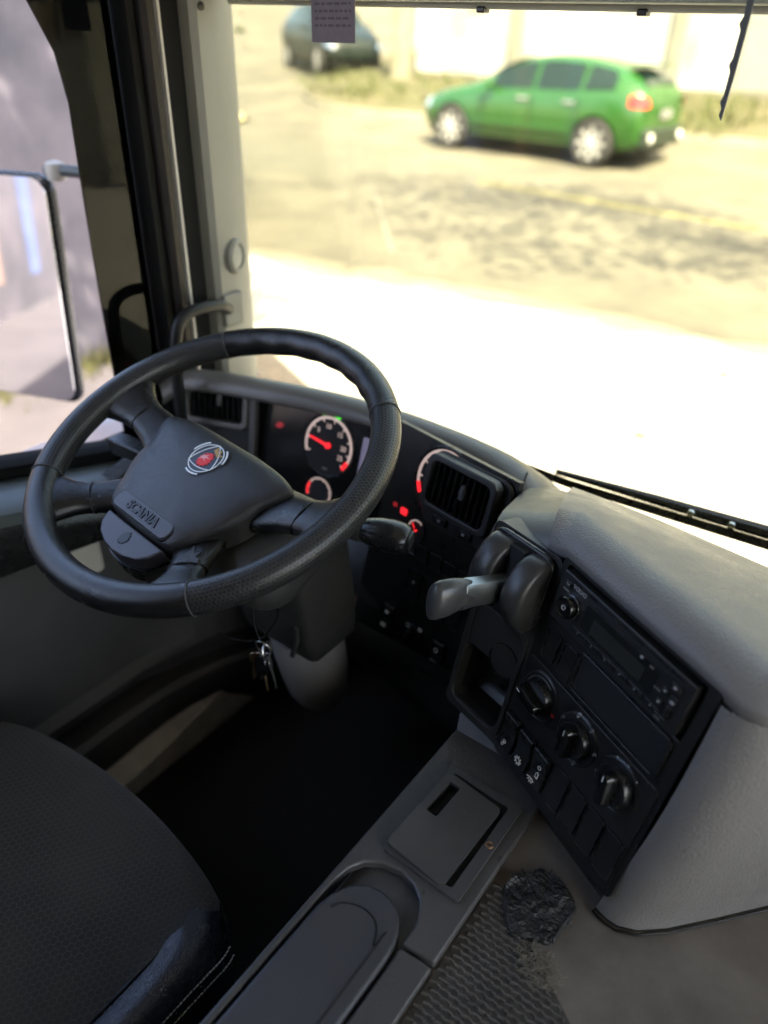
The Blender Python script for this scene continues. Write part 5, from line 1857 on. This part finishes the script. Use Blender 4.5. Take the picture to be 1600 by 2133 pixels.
mk('tread_sheet', prism([(-.1655, .455), (-.158, .455), (-.040, .378), (.02, .33), (.15, .1), (.15, -.2), (-.1655, -.2)], HZ - .002, HZ + .0022), mat('tread_rubber', (.040, .036, .032), .6, bump=.2, bump_scale=300, dust=.2), tr)  # sheet colour darkened to paint shade between the studs
bm = bmesh.new()
px_, py_ = .0115, .0068
row = 0
y = .450
while y > .10:
    x = -.161 + (px_ / 2 if row % 2 else 0)
    while x < min(edge_x(y) - .004, .12):
        # long bar and short stud alternate (basket tread)
        c, s_ = cos(radians(12)), sin(radians(12))
        hw, hd = .0042, .0013
        zb, zt_ = HZ + .002, HZ + .0050
        P = [(-hw, -hd), (hw, -hd), (hw, hd), (-hw, hd)]
        a = [bm.verts.new((x + u_ * c - v_ * s_, y + u_ * s_ + v_ * c, zb)) for u_, v_ in P]
        b = [bm.verts.new((x + u_ * .85 * c - v_ * .6 * s_, y + u_ * .85 * s_ + v_ * .6 * c, zt_)) for u_, v_ in P]
        bm.faces.new(b)
        for i in range(4):
            bm.faces.new((a[i], a[(i + 1) % 4], b[(i + 1) % 4], b[i]))
        hw, hd = .0016, .0014
        P = [(-hw, -hd), (hw, -hd), (hw, hd), (-hw, hd)]
        xq, yq = x + px_ / 2, y + .0
        a = [bm.verts.new((xq + u_, yq + v_ - py_ * .0, zb)) for u_, v_ in P]
        b = [bm.verts.new((xq + u_ * .7, yq + v_ * .7, zt_ + .0006)) for u_, v_ in P]
        bm.faces.new(b)
        for i in range(4):
            bm.faces.new((a[i], a[(i + 1) % 4], b[(i + 1) % 4], b[i]))
        x += px_
    y -= py_
    row += 1
stuff(mk('tread_studs', bm, mat('tread_highlight', (.105, .097, .086), .42, var=.2, var_scale=30), tr, smooth=0))  # stud colour lightened to paint highlights on the raised rubber

# lump of black mastic stuck on the floor
pr = root('mastic_patch', (-.117, .458, HZ), 'torn crusty black mastic patch stuck on the rubber floor', 'patch')
bm = bmesh.new()
NR, NT = 14, 44
rows = []
for j in range(NR + 1):
    k = j / NR
    row = []
    for i in range(NT):
        a = 2 * pi * i / NT
        R_ = 1 + .10 * sin(2 * a + .6) + .06 * sin(5 * a) + .05 * noise.noise((cos(a) * 2, sin(a) * 2, 4)) * 2
        ex, ey = .036 * R_ * k * cos(a), .044 * R_ * k * sin(a)
        qa = radians(18)
        x, y = ex * cos(qa) - ey * sin(qa), ex * sin(qa) + ey * cos(qa)
        h = .0058 + .0032 * noise.noise((x * 60, y * 60, 1)) + .0018 * noise.noise((x * 160, y * 160, 3))
        h += .0022 * (noise.noise((x * 38 + 5, y * 38, 9)) > .12)
        if k > .93:
            h *= max(0, (1 - k) / .07)
            h -= .001
        row.append((-.1165 + x, .459 + y, HZ + .002 + h))
    rows.append(row)
mk('mastic', loft(rows, closed=True), tar_mat, pr, smooth=40)
bm = bmesh.new()
for i in range(46):
    a = rnd.uniform(0, 6.28)
    x, y = -.1165 + .036 * cos(a) * rnd.uniform(.85, 1.08), .459 + .044 * sin(a) * rnd.uniform(.85, 1.05)
    s_ = rnd.uniform(.001, .003)
    v = [bm.verts.new((x + rnd.uniform(-s_, s_), y + rnd.uniform(-s_, s_), HZ + .002 + q)) for q in (0, .001, .004, .002)]
    for t3 in ((0, 1, 2), (0, 2, 3), (0, 1, 3), (1, 2, 3)):
        bm.faces.new([v[i_] for i_ in t3])
stuff(mk('crumbs', bm, tar_mat, pr, smooth=0))
# fuzzy worn spot on the tread edge
wz = root('fibre_clump', (-.085, .403, HZ), 'fuzzy worn fibre clump on the tread mat edge', 'debris')
bm = bmesh.new()
for i in range(240):
    a, k = rnd.uniform(0, 6.28), sqrt(rnd.random())
    p = Vector((-.086 + .022 * k * cos(a), .402 + .019 * k * sin(a), HZ + .0035 + rnd.uniform(0, .003)))
    path = [p.copy()]
    th = rnd.uniform(0, 6.28)
    for q in range(4):
        th += rnd.uniform(-.9, .9)
        p = p + Vector((cos(th), sin(th), rnd.uniform(-.25, .25))) * .0022
        path.append(p.copy())
    tube(path, .00032, 3, bm)
stuff(mk('fibres', bm, mat('fibre', (.17, .155, .12), .9), wz, smooth=0))

con = root('side_console', (-.235, .35, .40), 'dark grey console between seat and floor with lidded box and armrest pad', 'console')
CZ = .880
# main body under everything
secs = []
for y in (-.8, 0, .2, .33, .45, .56, .60, .63):
    secs.append([(-.325, y, .40), (-.318, y, .62), (-.312, y, .80), (-.306, y, .842), (-.297, y, .862), (-.280, y, .866), (-.17, y, .866), (-.167, y, .862), (-.167, y, .40)])
mk('body', loft(secs, closed=True, caps=True), console_mat, con)
arc = [(-.2045, .356), (-.208, .368), (-.216, .381), (-.230, .391), (-.250, .395), (-.272, .390), (-.288, .379), (-.2975, .362), (-.3005, .34), (-.3005, -.8)]
deck = [(-.3095, -.8), (-.3095, .60), (-.168, .60), (-.1675, .338), (-.2042, .334)] + arc
bx = rrect(-.283, -.181, .400, .5465, .006)
mk('deck', prism(deck, .8665, CZ), console_mat, con, bevel=.0035, segs=3)
mk('rear_deck', prism([(-.2035, .3305), (-.1677, .3345), (-.1677, -.8), (-.2030, -.8)], .8665, CZ - .0015), console_mat, con, bevel=.003)
# armrest pad set in the trough
pad_o = [(-.2065, -.8), (-.2065, .310), (-.2085, .327), (-.2135, .342), (-.223, .355), (-.238, .363), (-.254, .364), (-.270, .359), (-.284, .347), (-.293, .330), (-.297, .31), (-.2995, -.8)]
mk('armrest_pad', prism(pad_o, .8665, CZ + .003), console_pad, con, bevel=.005, segs=4)
mk('pad_seam', tube(smooth_path([(-.2215, -.3, CZ + .0032), (-.2215, .28, CZ + .0032), (-.2245, .312, CZ + .0032), (-.236, .332, CZ + .0032), (-.256, .336, CZ + .0032), (-.275, .328, CZ + .0032), (-.283, .316, CZ + .0032)], 6), .0009, 6), deep_black, con)
# box frame, black plate painting the shade of the recess, and lid
mk('box_frame', ringplate(rrect(-.281, -.1815, .4015, .5455, .005), rrect(-.272, -.1945, .410, .536, .004), CZ - .004, CZ + .0045), mat('frame_plastic', (.052, .052, .054), .4, bump=.2, bump_scale=600, dust=.1), con, bevel=.0018, smooth=0)
mk('well_shade', box(-.2725, -.194, .4095, .5365, CZ - .004, CZ + .0006), deep_black, con)
lf_ = Matrix.Translation((-.2775, .47, CZ + .0125)) @ Matrix.Rotation(radians(4.5), 4, 'Y') @ Matrix.Rotation(radians(-1.8), 4, 'Z')
lid = mk('box_lid', ringplate(rrect(0, .0765, -.064, .058, .006), rrect(.0095, .0245, -.002, .048, .0025), -.006, .0005), mat('lid_plastic', (.046, .046, .047), .45, bump=.25, bump_scale=500, dust=.22), con, lf_, bevel=.0016, smooth=0)
mk('finger_slot', loft([[(x, y, z) for x, y in rrect(.0095 + k, .0245 - k, -.002 + k, .048 - k, .0025)] for k, z in ((-.0005, -.002), (.0005, -.009), (.003, -.012), (.007, -.012))], closed=True), deep_black, lid, lf_)
scw = mk('screw', lathe([(.0048, 0), (.0048, .0016), (.0038, .0024), (.0018, .0016), (0, .0010)], 18), mat('rusty_screw', (.24, .15, .09), .45, metal=.8, var=.3, var_scale=400), con, Matrix.Translation((-.1880, .478, CZ + .0045)))
# screw slot cross
mk('cross_slot', box(-.0022, .0022, -.0005, .0005, .0014, .0021), deep_black, scw, Matrix.Translation((-.1880, .478, CZ + .0045)) @ Matrix.Rotation(.6, 4, 'Z'))
# console front ramp up to the dash
mk('front_ramp', loft([[(-.3075, .598, CZ - .002), (-.24, .598, CZ - .002), (-.168, .598, CZ - .002)], [(-.32, .628, .90), (-.25, .605, .90), (-.16, .56, .90)]]), console_mat, con)
